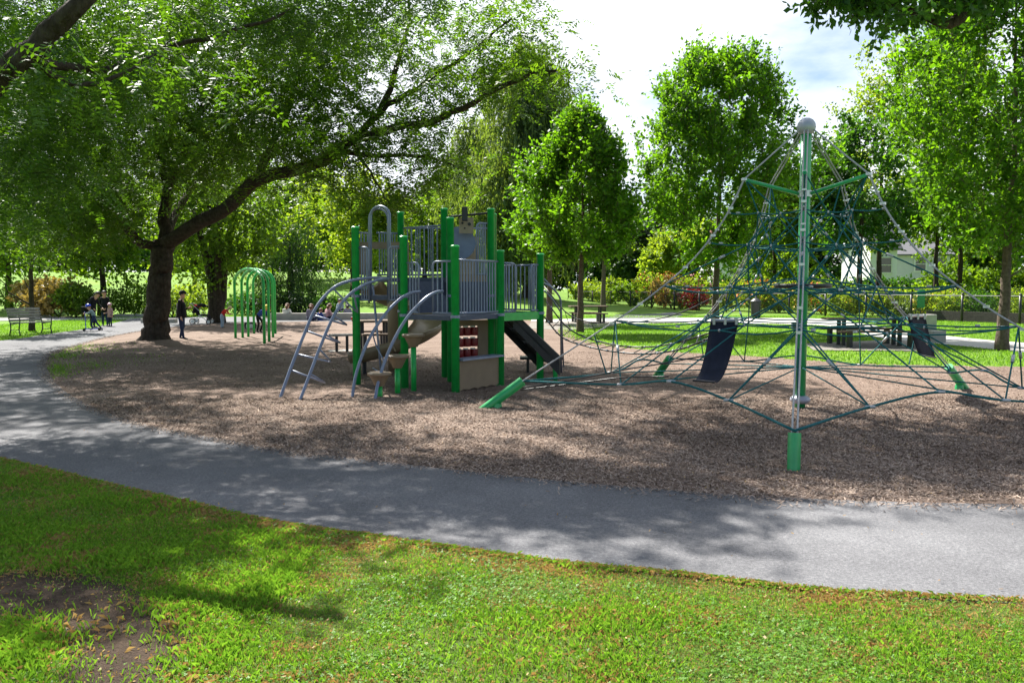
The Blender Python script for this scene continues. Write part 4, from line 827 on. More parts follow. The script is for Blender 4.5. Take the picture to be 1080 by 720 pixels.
# ------------------------------------------------------------------ rope pyramid
MX, MY = 3.78, 10.75; TH = [R(-110+72*k) for k in range(5)]; RA = [3.80, 4.2, 4.2, 4.3, 4.2]
M_ferr = mat('dull_aluminium', (.42,.44,.46), .5, metal=.4)
net = thing('rope_pyramid', 'rope net pyramid hung from a tall green mast with a silver ball on top', 'rope climber', (MX,MY,0))
BT = A(851.5,134,MY)[2]
def CP(k, r, z): return np.array((MX+r*math.cos(TH[k]), MY+r*math.sin(TH[k]), z))
smooth_sides(MB().lathe([(.068,-.05),(.068,BT-.02)], (MX,MY,0), 20).build('mast', M_teal, net))
MB().ball((MX,MY,BT), .118, 22).build('ball_cap', M_ballm, net, smooth=True)
MB().ball((MX,MY,A(844,421,MY)[2]), .13, 22, sq=.5).build('collar_ball', M_ballm, net, smooth=True)
m = MB(); m.lathe([(.085,2.80),(.085,2.88)], (MX,MY,0), 16); m.build('mast_collar', M_alu, net)
prof = [(.10,BT-.05),(.78,3.03),(.95,2.66),(1.17,2.31),(1.52,1.90),(2.10,1.42),(2.47,1.17)]
def top_of_tube(k): return CP(k, RA[k]-.56, .40) if k else CP(0, RA[0]-.165, .33)
cabs = []
for k in range(5):
    tt = top_of_tube(k); pr = [CP(k, r*(1 if k else .93), z) for r, z in prof]+[tt]; cabs.append(pr)
    MB().tube([CP(k,.07,2.84), CP(k,.76,3.02)], .024, 10).build('spreader_arm', M_teal, net, smooth=True)
    C = np.vstack([curve(pr[:2],3)[:1], curve(pr[1:],26)]); side = np.array((-math.sin(TH[k]), math.cos(TH[k]), 0))*.022
    m = MB().tube(C+side, .0095, 6).tube(C-side, .0095, 6)
    for q in pr[1:-1]: m.box(q, (.06,.06,.03), rz=TH[k], m=1)
    for i in range(3): q = C[4+i*6]; m.box(q, (.045,.055,.02), rz=TH[k], m=1)
    m.build('guy_cable', [M_cable, M_alu], net)
    out_ = CP(k, RA[k], -.02); d = (tt-out_); d /= np.linalg.norm(d); an = MB()
    if k == 0: an.tube([CP(0,RA[0]-.10,-.1), CP(0,RA[0]-.17,.34)], .058, 18)
    else: an.tube([out_-d*.1, tt], .066, 18); an.lathe([(.075,-.03),(.06,.10)], (*CP(k,RA[k]-.22,0)[:2],0), 14)
    an.build('anchor_tube', M_teal, net, smooth=False); smooth_sides(net.children[-1]); 
    for pg in net.children[-1].data.polygons: pg.use_smooth = len(pg.vertices) == 4
tops = [top_of_tube(k) if k else CP(0,RA[0]-.16,.36) for k in range(5)]
# guy of the front anchor ends at its short upright tube
rope = MB(); ferr = rope; rg = np.random.default_rng(77); NODES = []
def rp(p, q, sag=.0, r=.0095, n=5):
    p = np.array(p); q = np.array(q); u = np.linspace(0,1,n)[:,None]; C = p+(q-p)*u; C[:,2] -= (4*u*(1-u))[:,0]*sag; rope.tube(C, r, 5, cap=False)
def tie(p, q, f=.5, l=.05, r=.014):
    p = np.array(p); q = np.array(q); d = (q-p)/np.linalg.norm(q-p); c = p+(q-p)*f; ferr.tube([c-d*l/2, c+d*l/2], r, 6, m=1)
def knot(p): ferr.ball(p, .019, 6, m=1)
lv = [2.60, 2.22, 1.66, 1.20]
def cz(k, z):                            # point on guy cable k at height z
    P_ = cabs[k]
    for a, b in zip(P_[1:-1], P_[2:]):
        if a[2] >= z >= b[2]: f = (a[2]-z)/(a[2]-b[2]+1e-9); return a+(b-a)*f
    return P_[-1]
cen = np.array((MX, MY, 0.)); NN = []; MM = []; CC = []
for i, z in enumerate(lv):
    cc = [cz(k, z) for k in range(5)]; fi = (.60,.58,.50,.52,.56)[i]; dz = (.0,-.03,-.02,.0,-.05)[i]; nn = []; mm = []
    for k in range(5):
        v = cc[k]-np.array((MX,MY,cc[k][2])); p = np.array((MX,MY,z+dz))+v*fi; p[2] = z+dz; nn.append(p)
    for k in range(5):
        p = (nn[k]+nn[(k+1)%5])/2; v = p-np.array((MX,MY,p[2])); p = np.array((MX,MY,p[2]))+v*(1.10 if i%2 else .98); p[2] = z+dz-.03; mm.append(p)
    CC.append(cc); NN.append(nn); MM.append(mm)
    for k in range(5):
        j = (k+1)%5; rp(nn[k], mm[k], .015); rp(mm[k], nn[j], .015); knot(nn[k]); knot(mm[k])
        rp(cc[k], nn[k], .02); tie(cc[k], nn[k], .35); tie(cc[k], nn[k], .06, .04)
        if i in (2,4): rp(nn[k], (MX+.08*math.cos(TH[k]), MY+.08*math.sin(TH[k]), z+dz+.12), .0)
        if i in (1,2,3): mt_ = np.array((MX,MY,z+dz-.1)); v = mm[k]-mt_; rp(mm[k], mt_+v*.15, .0)
        if i in (2,3):                 # outer web towards the guy cables
            o1 = (cc[k]+cc[j])/2; v = o1-np.array((MX,MY,o1[2])); o1 = np.array((MX,MY,z-.10))+np.array((v[0],v[1],0))*(.80); o1[2] = z-.08; rp(cc[k], o1, .05); rp(o1, cc[j], .05); rp(o1, mm[k], .0); knot(o1); tie(cc[k], o1, .15); tie(cc[k], o1, .62)
for i in range(len(lv)-1):
    for k in range(5):
        j = (k+1)%5; rp(NN[i][k], MM[i+1][k]); rp(NN[i][k], MM[i+1][k-1]); rp(MM[i][k], NN[i+1][k]); rp(MM[i][k], NN[i+1][j]); tie(MM[i][k], NN[i+1][k], .3); tie(NN[i][k], MM[i+1][k], .7)
        if i == 1: rp(NN[i][k], CC[i+1][k]); tie(NN[i][k], CC[i+1][k], .3, .09, .017)
for k in range(5): rp(CP(k,.76,3.02), NN[0][k]); rp(CP(k,.76,3.02), MM[0][k])
# perimeter ropes: from anchor to anchor, bowed in towards the mast, with uprights to the guys
for k in range(5):
    j = (k+1)%5; a0, b0 = tops[k], tops[j]; q = []
    for f in (.25,.5,.75):
        p = a0+(b0-a0)*f; v = p-cen; v[2] = 0; s_ = (.80,.80,.80)[int(f*4)-1]; q.append(cen+v*s_+np.array((0,0,.44+.12*(f == .5))))
    C = curve([a0]+q+[b0], 22); rope.tube(C, .013, 6)
    for p in q: knot(p); tie(p-np.array((.1,0,0)), p+np.array((.1,0,0)), .5, .10, .018)
    w = [q[0], q[1], q[2]]; rp(w[0], NN[3][k]); rp(w[0], CC[3][k]); rp(w[1], MM[3][k]); rp(w[2], NN[3][j]); rp(w[2], CC[3][j])
    tie(w[0], CC[3][k], .55, .10, .018); tie(w[2], CC[3][j], .55, .10, .018)
    rp(w[0], (MX,MY,.60), .0, .009); rp(w[2], (MX,MY,.60), .0, .009)
    ua = cz(k, 1.02); rp(ua, ua*np.array((1,1,0))+np.array((0,0,.50))+(cen-ua)*np.array((.06,.06,0)))
rope.build('rope_net', [M_rope, M_ferr], net, smooth=True)
m = MB(); m.tube([(MX+.33*math.cos(t_), MY+.33*math.sin(t_), 1.655) for t_ in np.linspace(0,2*math.pi,33)[:-1]], .030, 8, closed=True); m.build('ring', M_black, net, smooth=True)
m = MB(); m.box((MX-.17*math.cos(R(70)),MY-.17,2.30),(.05,.02,.05)); 
def hangmat(tl, tr, bl_, br, label, sag):
    n = 12; V = []; Fc = []; tl, tr, bl_, br = map(np.array, (tl,tr,bl_,br)); nrm = np.cross(tr-tl, bl_-tl); nrm /= np.linalg.norm(nrm)
    for t_ in (0,.014):
        for i in range(n+1):
            u = i/n; l = tl+(bl_-tl)*u; r_ = tr+(br-tr)*u; d = np.array((0,0,-1))*sag*4*u*(1-u)
            for j in range(5): V.append(l+(r_-l)*j/4+d+nrm*t_)
    k = (n+1)*5
    for i in range(n):
        for j in range(4): q = (i*5+j,i*5+j+1,i*5+j+6,i*5+j+5); Fc.append(q); Fc.append(tuple(k+z for z in q[::-1]))
        for j in (0,4): Fc.append((i*5+j,i*5+j+5,k+i*5+j+5,k+i*5+j))
    for i in (0,n):
        for j in range(4): Fc.append((i*5+j,i*5+j+1,k+i*5+j+1,k+i*5+j))
    o = MB().add(V, Fc).build('rubber_mat', M_rubber, net, smooth=True); o['label'] = label
    m = MB(); m.tube([tl, tr], .022, 8); 
    for f in (.1,.5,.9): q = tl+(tr-tl)*f; m.box(q+np.array((0,-.01,-.01)), (.03,.05,.08))
    m.build('mat_rail', M_galv, o); MB().tube([bl_, br], .014, 8).build('bottom_bar', M_black, o)
hangmat(A(749.5,338,10.2), A(779,338,10.1), A(731,401,9.75), A(754,403,9.6), 'navy rubber mat hanging in the left side of the net', .20)
hangmat(A(958,333,11.6), A(976,333,12.1), A(970,374,12.0), A(987,377,12.6), 'narrow dark rubber mat seen edge on in the right side of the net', .05)

# ------------------------------------------------------------------ rope bridge between structure and pyramid
br = thing('rope_bridge', 'sagging black rope bridge running from the green post to the net pyramid', 'rope bridge', (1.6,13,0))
def pc(pix, y0, y1, n=24): return arc(pix, y0, y1, n)
B = [pc([(574,334),(592,355),(615,364),(649,371),(685,373),(718,368),(750,356)],14.3,10.6), pc([(576,318),(602,348),(640,362),(680,366),(715,361),(752,350)],14.9,11.2), pc([(574,302),(602,333),(640,341),(690,337),(722,328),(752,314)],14.5,11.4), pc([(549,409),(600,401),(657,390),(700,383),(743,375)],11.0,10.8), pc([(549,411),(600,405),(657,398),(705,397)],11.0,9.7)]
m = MB(); 
for C in B: m.tube(C, .013 if C is B[0] or C is B[1] else .010, 6)
for i in range(2,24,2):
    a0, a1, a2 = B[0][min(i,len(B[0])-1)], B[1][min(i+1,len(B[1])-1)], B[2][min(i,len(B[2])-1)]; m.tube([a0,a1], .008, 5)
    if i%4 == 0 and i < 12: m.tube([a1,a2], .006, 5)
for i in range(1,24,2):
    for C in B[:2]: m.ball(C[min(i,len(C)-1)], .02, 6, m=1)
m.build('rope', [M_black, M_ferr], br, smooth=True)

# ------------------------------------------------------------------ site furniture
def bench(label, g, rz):
    r = thing('park_bench', label, 'bench', g); c, s_ = math.cos(rz), math.sin(rz)
    def P(x, y, z): return (g[0]+x*c-y*s_, g[1]+x*s_+y*c, z)
    m = MB()
    for k in range(5): m.beam(P(-.6,.02+k*.10,.43), P(.6,.02+k*.10,.43), .075, .03)
    m.build('seat', M_woodg, r); m = MB()
    for k in range(5): m.beam(P(-.6,.50+k*.025,.50+k*.095), P(.6,.50+k*.025,.50+k*.095), .03, .075)
    m.build('backrest', M_woodg, r)
    for x in (-.58,.58):
        m = MB(); m.tube(curve([P(x,-.02,0),P(x,.03,.22),P(x,.0,.41),P(x,.25,.40),P(x,.47,.42),P(x,.62,.92)],16),.022,6); m.tube(curve([P(x,.52,0),P(x,.45,.2),P(x,.46,.42)],8),.022,6); m.tube([P(x,.03,.2),P(x,.25,.17),P(x,.46,.2)],.013,6)
        if x: m.tube(curve([P(x,.0,.41),P(x,-.03,.55),P(x,.1,.63),P(x,.4,.62),P(x,.53,.62)],10),.018,6)
        m.build('leg', M_black, r, smooth=True)
    return r
bench('black iron bench with grey slats standing at the left end of the path', G(38,353), R(66))
def picnic(label, g, rz, L=2.4, mt=M_wood, legm=M_black, sc=1.0, two=True):
    r = thing('picnic_table', label, 'picnic table', g); c, s_ = math.cos(rz), math.sin(rz)
    def P(x, y, z): return (g[0]+(x*c-y*s_)*sc, g[1]+(x*s_+y*c)*sc, z*sc+g[2])
    m = MB()
    for k in range(5): m.beam(P(-L/2,-.34+k*.17,.755), P(L/2,-.34+k*.17,.755), .162*sc, .05*sc)
    m.build('tabletop', mt, r, bevel=.006)
    for x in (-L*.32, L*.32):
        for y in (-.2,.2): MB().box(P(x,y,.365), (.09*sc,.09*sc,.73*sc), rz=rz).build('leg', legm, r)
    for y in ((-.80,.80) if two else (-.80,)):
        m = MB()
        for k in range(2): m.beam(P(-L/2+.1,y-.075+k*.15,.445), P(L/2-.1,y-.075+k*.15,.445), .14*sc, .05*sc)
        b = m.build('bench_seat', mt, r, bevel=.005)
        for x in (-L*.34, L*.34): MB().box(P(x,y,.21), (.09*sc,.22*sc,.42*sc), rz=rz).build('bench_leg', legm, b)
    return r
picnic('long brown picnic table with black posts on the pad right of the mast', G(916,365), R(-3), 2.35)
picnic('picnic table in the distance beside the branch of the path', G(620,340.5), R(4), 1.7)
picnic('picnic table with grey top and black legs behind the arch ladder', G(394,369), R(18), 1.0)
def block(name, label, cat, px, py, sx, sy, sz, rz, mt, bev=.02):
    g = G(px, py); m = MB(); m.box((g[0], g[1]+sy/2, g[2]+sz/2-.01), (sx,sy,sz), rz=rz); o = m.build(name, mt, None, bevel=bev)
    me = o.data; v = np.array([v.co for v in me.vertices]); me.vertices.foreach_set('co', (v-g).astype(np.float32).ravel()); o.location = tuple(g); return tag(o, label, cat)
block('concrete_block', 'squat grey concrete block on the lawn right of the long picnic table', 'block', 990, 362, .42, .4, .37, .1, M_conc)
block('concrete_slab', 'pale concrete slab lying behind the long picnic table', 'slab', 897, 351.5, 1.0, .5, .30, 0, M_conc)
block('concrete_slab', 'bright low slab seen over the rubber mat at the right', 'slab', 978, 349, .7, .4, .62, .1, M_conc)
block('concrete_block', 'small dark block in the grass just left of the mast', 'block', 838, 348, .17, .17, .30, 0, M_deck)
block('low_slab', 'long low stone slab by the far path right of the walking group', 'slab', 139, 334.5, 1.9, .4, .18, 0, M_conc)
block('low_slab', 'stone slab lying in the mulch under the small bench of the play table', 'slab', 362, 373, .8, .5, .08, .3, M_conc)
w0, w1 = G(286,338), G(485,337.5); m = MB(); m.panel(w0, w1, -.02, .36, .40); m.build('seat_wall', M_conc, None, bevel=.02); tag(bpy.data.objects['seat_wall'], 'long low grey concrete seat wall behind the seated people', 'wall')
w0, w1 = G(150,341), G(186,341); m = MB(); m.panel(w0, w1, -.02, .22, .35); o = m.build('garden_kerb', M_conc, None, bevel=.02); tag(o, 'short concrete kerb visible between the locust trunk and the standing man', 'kerb')
b_g = G(360,373.5); r = thing('plank_bench', 'small pale topped bench on black posts between ladder and slide', 'bench', b_g)
MB().box((b_g[0], b_g[1], .47), (.52,.30,.05), rz=.5).build('seat', M_woodg, r, bevel=.006)
for dx, dy in ((-.12,.05),(.14,.02)): MB().box((b_g[0]+dx,b_g[1]+dy,.22), (.06,.06,.46)).build('leg', M_black, r)
g = G(797,335); r = thing('litter_bin', 'black litter bin standing before the chain link fence', 'litter bin', g)
MB().lathe([(.24,0),(.27,.8),(.29,.82)], tuple(g), 16).build('body', M_black, r, smooth=False); MB().lathe([(.29,.825),(.29,.88),(.14,1.0),(.05,1.03)], tuple(g), 16).build('lid', M_black, r)
# chain link fence
fe = thing('chain_link_fence', 'black chain link fence in front of the garden plants', 'fence', (5.4,70,0)); f0, f1 = np.array((5.4,70.)), np.array((24.5,31.05)); fd = f1-f0; fl_ = np.linalg.norm(fd); n = int(fl_/2.6)
M_wire = mat('dark_wire', (.03,.034,.032), .5, metal=.3)
for i in range(n+1): q = f0+fd*i/n; MB().tube([(q[0],q[1],-.05),(q[0],q[1],1.28)], .055, 8).ball((q[0],q[1],1.29),.065,8).build('post', M_black, fe, smooth=True)
MB().tube([(*f0,1.22),(*f1,1.22)], .026, 6).build('top_rail', M_wire, fe)
m = MB(); u = fd/fl_; k = 0.0
while k < fl_-1.1:
    a0 = f0+u*k; b0 = f0+u*(k+1.1); m.tube([(*a0,.06),(*b0,1.18)], .006, 3, cap=False); m.tube([(*a0,1.18),(*b0,.06)], .006, 3, cap=False); k += .13
m.build('wire_mesh', M_wire, fe)
M_timber = mat('dark_garden_timber', (.055,.048,.042), .85, var=.3, scale=6, bump=.3)
q0 = fenceXY(978)*1.012; q1 = f1*1.012; tw = thing('timber_wall', 'dark timber retaining wall behind the right part of the fence', 'wall', (*q0,0)); m = MB()
for k in range(2): m.panel(q0, q1, .24*k, .24*k+.232, .16)
m.build('board', M_timber, tw)
g = A(862+36,300,44); r = thing('small_sign', 'small bright green panel among the weeds below the houses', 'panel', (A(977,310,40)[0],40.5,0))
x_ = A(977,310,40)[0]; MB().box((x_,40.5,1.05),(.36,.03,.9)).build('board', M_teal, r); MB().tube([(x_,40.53,0),(x_,40.53,1.4)],.02,6).build('stake', M_black, r)
# houses beyond the gardens
M_side = mat('pale_grey_siding', (.55,.55,.58), .7, var=.05, scale=3); M_whiteS = mat('white_siding', (.78,.78,.80), .7, var=.04); M_roof = mat('grey_shingles', (.13,.13,.14), .9, var=.25, scale=20); M_glass = mat('dark_window_glass', (.05,.06,.075), .1, var=.1, spec=.8)
def house(label, x0, x1, y0, dep, zt, mt, rz, wins, rise=2.2):
    cx, cy = (x0+x1)/2, y0+dep/2; b = thing('house', label, 'house', (cx,cy,0)); w = x1-x0; c, s_ = math.cos(rz), math.sin(rz)
    def P(x, y, z): return (cx+x*c-y*s_, cy+x*s_+y*c, z)
    m = MB(); hw, hd = w/2, dep/2; m.add([P(-hw,-hd,0),P(hw,-hd,0),P(hw,hd,0),P(-hw,hd,0),P(-hw,-hd,zt),P(hw,-hd,zt),P(hw,hd,zt),P(-hw,hd,zt),P(-hw,0,zt+rise),P(hw,0,zt+rise)], [(0,1,5,4),(2,3,7,6),(1,2,6,9,5),(3,0,4,8,7)]); m.build('wall', mt, b)
    m = MB(); e = .35
    for sg in (-1,1): m.add([P(-hw-e,sg*(hd+e),zt-.1),P(hw+e,sg*(hd+e),zt-.1),P(hw+e,0,zt+rise+.12),P(-hw-e,0,zt+rise+.12),P(-hw-e,sg*(hd+e),zt-.25),P(hw+e,sg*(hd+e),zt-.25),P(hw+e,0,zt+rise-.03),P(-hw-e,0,zt+rise-.03)], [(0,1,2,3),(7,6,5,4),(0,4,5,1),(1,5,6,2),(2,6,7,3),(3,7,4,0)])
    rf = m.build('roof', M_roof, b); MB().box(P(-hw*.4,.4,zt+rise+.3),(.7,.7,1.4),rz=rz).build('chimney', mat('brick_red',(.25,.10,.07),.9), rf)
    for (x, z) in wins:
        f = MB()
        for dx, dz, sx, sz in ((0,.72,1.25,.12),(0,-.72,1.4,.12),(-.56,0,.12,1.35),(.56,0,.12,1.35),(0,0,1.0,.06)): f.box(P(x+dx,-hd-.04,z+dz),(sx,.09,sz),rz=rz)
        f = f.build('window', M_white, b); MB().box(P(x,-hd-.012,z),(1.05,.03,1.35),rz=rz).build('pane', M_glass, f)
    return b
house('pale grey sided house with a white framed window beyond the gardens', 36.8, 44.6, 84, 9, 5.0, M_side, R(-4), [(-2.2,3.9),(1.0,3.9),(3.0,3.9),(-2.2,1.4),(2.4,1.4)])
house('white house gleaming behind the dark maple right of the mast', 32.6, 35.2, 76, 4, 5.2, M_whiteS, R(6), [(.2,3.6)])
house('white house glimpsed through the net between tall tree and mast', 22.5, 26.0, 92, 9, 5.0, M_whiteS, R(3), [(.2,3.6)])

# ------------------------------------------------------------------ people
M_skin = mat('skin', (.50,.29,.20), .55, var=.06, scale=20)
def cloth(n, c): return mat(n, c, .85, var=.2, scale=14, bump=.2, bscale=60, spec=.2)
C_black = cloth('black_cloth',(.012,.012,.015)); C_jean = cloth('dark_denim',(.022,.035,.085)); C_white = cloth('white_knit',(.62,.60,.57)); C_grey = cloth('grey_lilac_cloth',(.20,.19,.25)); C_blue = cloth('blue_cloth',(.03,.06,.26)); C_pink = cloth('dusty_pink_cloth',(.48,.28,.30)); C_red = cloth('red_cloth',(.62,.035,.03)); C_teal = cloth('pale_teal_cloth',(.22,.30,.34)); C_navy = cloth('navy_cloth',(.02,.025,.06)); C_lt = cloth('light_blue_cloth',(.35,.42,.52))
H_brown = mat('brown_hair',(.14,.06,.03),.7,var=.3,scale=40); H_black = mat('black_hair',(.012,.009,.008),.6,var=.3); H_blond = mat('blond_hair',(.55,.42,.22),.7,var=.2,scale=40)
M_helmb = mat('blue_helmet_shell',(.01,.05,.55),.3,var=.05); M_helmp = mat('pink_helmet_shell',(.62,.36,.42),.35,var=.05); M_cap = mat('yellow_cap_cloth',(.65,.5,.06),.8); M_shoe = mat('dark_shoe',(.02,.02,.022),.6)
STAND = dict(pel=(0,0,.52),spi=(0,0,.62),che=(0,.0,.735),nek=(0,-.005,.83),hea=(0,-.015,.885),hec=(0,-.012,.94),het=(0,-.005,.985),
 shL=(.095,0,.79),elL=(.125,.01,.62),wrL=(.13,-.03,.47),shR=(-.095,0,.79),elR=(-.125,.01,.62),wrR=(-.13,-.03,.47),
 hiL=(.052,0,.50),knL=(.056,-.012,.275),anL=(.058,.01,.045),toL=(.062,-.09,.018),hiR=(-.052,0,.50),knR=(-.056,-.012,.275),anR=(-.058,.01,.045),toR=(-.062,-.09,.018))
SIT = dict(STAND, pel=(0,0,.06),spi=(0,-.01,.15),che=(0,-.03,.26),nek=(0,-.06,.35),hea=(0,-.085,.395),hec=(0,-.09,.445),het=(0,-.085,.49),shL=(.095,-.03,.315),elL=(.13,-.08,.18),wrL=(.07,-.20,.14),shR=(-.095,-.03,.315),elR=(-.13,-.08,.18),wrR=(-.07,-.20,.14),
 hiL=(.055,-.01,.055),knL=(.13,-.22,.13),anL=(.06,-.33,.03),toL=(.05,-.41,.018),hiR=(-.055,-.01,.055),knR=(-.13,-.22,.13),anR=(-.06,-.33,.03),toR=(-.05,-.41,.018))
RAD = dict(pel=.075,spi=.068,che=.078,nek=.030,hea=.045,hec=.056,het=.036,sh=.042,el=.029,wr=.019,hi=.058,kn=.037,an=.025,to=.021)
EDG = [('pel','spi','t'),('spi','che','t'),('che','nek','n'),('nek','hea','h'),('hea','hec','h'),('hec','het','h'),('che','shL','t'),('shL','elL','t'),('elL','wrL','t'),('che','shR','t'),('shR','elR','t'),('elR','wrR','t'),('pel','hiL','l'),('hiL','knL','l'),('knL','anL','l'),('anL','toL','f'),('pel','hiR','l'),('hiR','knR','l'),('knR','anR','l'),('anR','toR','f')]
def person(label, g, rz, h, pose, top, legs, shoe, hair, hairlen=0, child=False, hat=None, coat=0.0, lift=0.0, fat=1.0):
    j = {k: np.array(v)*h for k, v in pose.items()}; hk = 1.32 if child else 1.06
    root = thing('person', label, 'person', (g[0],g[1],g[2]+lift)); names = list(j); bm = bmesh.new(); lay = bm.verts.layers.skin.verify(); vs = {}
    for n in names:
        v = bm.verts.new(j[n]); vs[n] = v; r_ = RAD.get(n) or RAD[n[:2]]; r_ *= h*(hk if n in ('hea','hec','het') else (fat if n != 'nek' else 1.1)); v[lay].radius = (r_, r_); v[lay].use_root = (n == 'pel')
    for a, b, _ in EDG: bm.edges.new((vs[a], vs[b]))
    me = bpy.data.meshes.new('tmp'); bm.to_mesh(me); bm.free(); o = bpy.data.objects.new('tmp', me); COL.objects.link(o)
    o.modifiers.new('s','SKIN').use_smooth_shade = True; o.modifiers.new('u','SUBSURF').levels = 2
    dg = bpy.context.evaluated_depsgraph_get(); e = o.evaluated_get(dg); me2 = bpy.data.meshes.new_from_object(e); bpy.data.objects.remove(o)
    V = np.array([v.co for v in me2.vertices]); Fc = [list(p.vertices) for p in me2.polygons]; cen_ = np.array([V[f].mean(0) for f in Fc])
    best = np.full(len(Fc), 9.); kind = ['t']*len(Fc)
    for a, b, kd in EDG:
        p, q = j[a], j[b]; d = q-p; t_ = np.clip((cen_-p)@d/(d@d), 0, 1); ds = np.linalg.norm(cen_-(p+t_[:,None]*d), axis=1)/(RAD.get(a) or RAD[a[:2]])
        for i in np.where(ds < best)[0]: best[i] = ds[i]; kind[i] = ('s' if (a[:2] == 'el' and t_[i] > .93) or (kd == 'n' and t_[i] > .55) else ('t' if kd == 'n' else kd))
    mi = {'s':0,'h':0,'t':1,'l':2,'f':3}; c, s_ = math.cos(rz), math.sin(rz); RZ = np.array(((c,-s_,0),(s_,c,0),(0,0,1))); off = np.array((g[0],g[1],g[2]+lift))
    m = MB()
    for f, k in zip(Fc, kind): m.f.append(f); m.m.append(mi[k])
    m.v.append(V@RZ.T+off); m.n = len(V)
    for sd in 'LR':                      # palm and five fingers on each wrist
        w = j['wr'+sd]; d = (w-j['el'+sd]); d /= np.linalg.norm(d); sx = np.cross(d,(0,1,.1)); sx /= np.linalg.norm(sx); n_ = np.cross(d,sx); R_ = lambda p: (RZ@p+off)
        m.tube([R_(w-d*.01*h), R_(w+d*.022*h), R_(w+d*.045*h)], [.014*h,.019*h,.016*h], 6, m=0)
        for q, ln in enumerate((.034,.04,.037,.029)): b0 = w+d*.042*h+sx*(q-1.5)*.0095*h; m.tube([R_(b0), R_(b0+d*ln*.5*h+n_*.004*h), R_(b0+d*ln*.9*h+n_*.014*h)], [.0048*h,.0044*h,.0034*h], 4, m=0)
        b0 = w+d*.016*h-sx*.017*h; m.tube([R_(b0), R_(b0+d*.015*h-sx*.012*h), R_(b0+d*.032*h-sx*.014*h)], [.0058*h,.005*h,.004*h], 4, m=0)
    m.build('body', [M_skin, top, legs, shoe], root, smooth=True)
    hc, ht = j['hec'], j['het']; ax = ht-j['nek']; ax /= np.linalg.norm(ax); r_ = .058*h*hk; fw = np.array((0,-1.,0)); fw -= ax*fw.dot(ax); fw /= np.linalg.norm(fw); sx = np.cross(fw, ax); T_ = lambda p: RZ@p+off
    fm = MB(); fm.ball(T_(hc+fw*r_*1.08-ax*r_*.12), r_*.16, 8, m=0)
    for sg in (-1,1): fm.ball(T_(hc+fw*r_*.93+sx*sg*r_*.36+ax*r_*.12), r_*.11, 8, m=1); fm.ball(T_(hc+sx*sg*r_*1.0-ax*r_*.05), r_*.2, 8, m=0)
    fm.tube([T_(hc+fw*r_*.95-sx*r_*.2-ax*r_*.5), T_(hc+fw*r_*.99-ax*r_*.52), T_(hc+fw*r_*.95+sx*r_*.2-ax*r_*.5)], r_*.05, 4, m=2); fm.build('face', [M_skin, M_black, C_red], root, smooth=True)
    # hair: a cap over the back and top of the skull
    hm = MB(); nu, nv = 12, 7; Vh = []
    for a in range(nv+1):
        th = a/nv*R(118)
        for b in range(nu):
            ph = 2*math.pi*b/nu; frt = -math.cos(ph); cut = 1 if frt < .35 else .62; t2 = th*cut; d = ax*math.cos(t2)+(fw*(-math.cos(ph))+sx*math.sin(ph))*math.sin(t2); Vh.append(T_(hc+ax*r_*.12+d*r_*1.13*(1.0 if a < nv else .93)))
    hm.add(Vh, [(a*nu+b, a*nu+(b+1)%nu, (a+1)*nu+(b+1)%nu, (a+1)*nu+b) for a in range(nv) for b in range(nu)])
    if hairlen: hm.tube([T_(hc-fw*r_*.55), T_(hc-fw*r_*.95-ax*r_*1.2), T_(hc-fw*r_*.8-ax*r_*(1.2+hairlen))], [r_*.75,r_*.7,r_*.25], 8)
    hm.build('hair', hair, root, smooth=True)
    if hat:
        hm = MB(); Vh = []
        for a in range(6):
            th = a/5*R(88)
            for b in range(14): ph = 2*math.pi*b/14; d = ax*math.cos(th)+(fw*math.cos(ph)+sx*math.sin(ph))*math.sin(th); Vh.append(T_(hc+ax*r_*.25+d*r_*1.27))
        hm.add(Vh, [(a*14+b, a*14+(b+1)%14, (a+1)*14+(b+1)%14, (a+1)*14+b) for a in range(5) for b in range(14)])
        if hat[1] == 'cap': hm.beam(T_(hc+fw*r_*1.0+ax*r_*.32), T_(hc+fw*r_*2.0+ax*r_*.22), r_*1.5, r_*.10)
        hm.build('cap' if hat[1] == 'cap' else 'helmet', hat[0], root, smooth=True)
    if coat:                             # hanging hem of a coat
        p, q = j['che'], j['pel']*np.array((1,1,0))+np.array((0,0,j['pel'][2]-coat*h)); cm = MB(); cm.tube([T_(p+(0,0,.02*h)), T_(j['spi']), T_(j['pel']), T_(q)], [.088*h,.09*h,.098*h,.105*h], 14, m=0); cm.build('coat', top, root, smooth=True)
    return root
g = G(192,358.5); person('man in black jacket, dark jeans and cap standing beside the locust trunk', g, R(95), 1.50, dict(STAND, wrL=(.06,-.13,.66), elL=(.12,-.03,.63), anL=(.07,.06,.045), toL=(.075,-.03,.018), anR=(-.06,-.05,.045), toR=(-.065,-.14,.018), hea=(0,-.03,.885), hec=(0,-.035,.935)), C_black, C_jean, M_shoe, H_black, hat=(C_black,'cap'), coat=.06)
g = G(98,345.5); w1_ = person('adult in black bending over the child on the blue scooter', g, R(80), 1.50, dict(STAND, che=(0,-.06,.73), nek=(0,-.11,.81), hea=(0,-.15,.855), hec=(0,-.175,.90), het=(0,-.19,.94), shL=(.09,-.07,.785), shR=(-.09,-.07,.785), elL=(.12,-.10,.63), wrL=(.10,-.22,.52), wrR=(-.12,-.14,.50)), C_black, C_black, M_shoe, H_black, hairlen=.6, coat=.08)
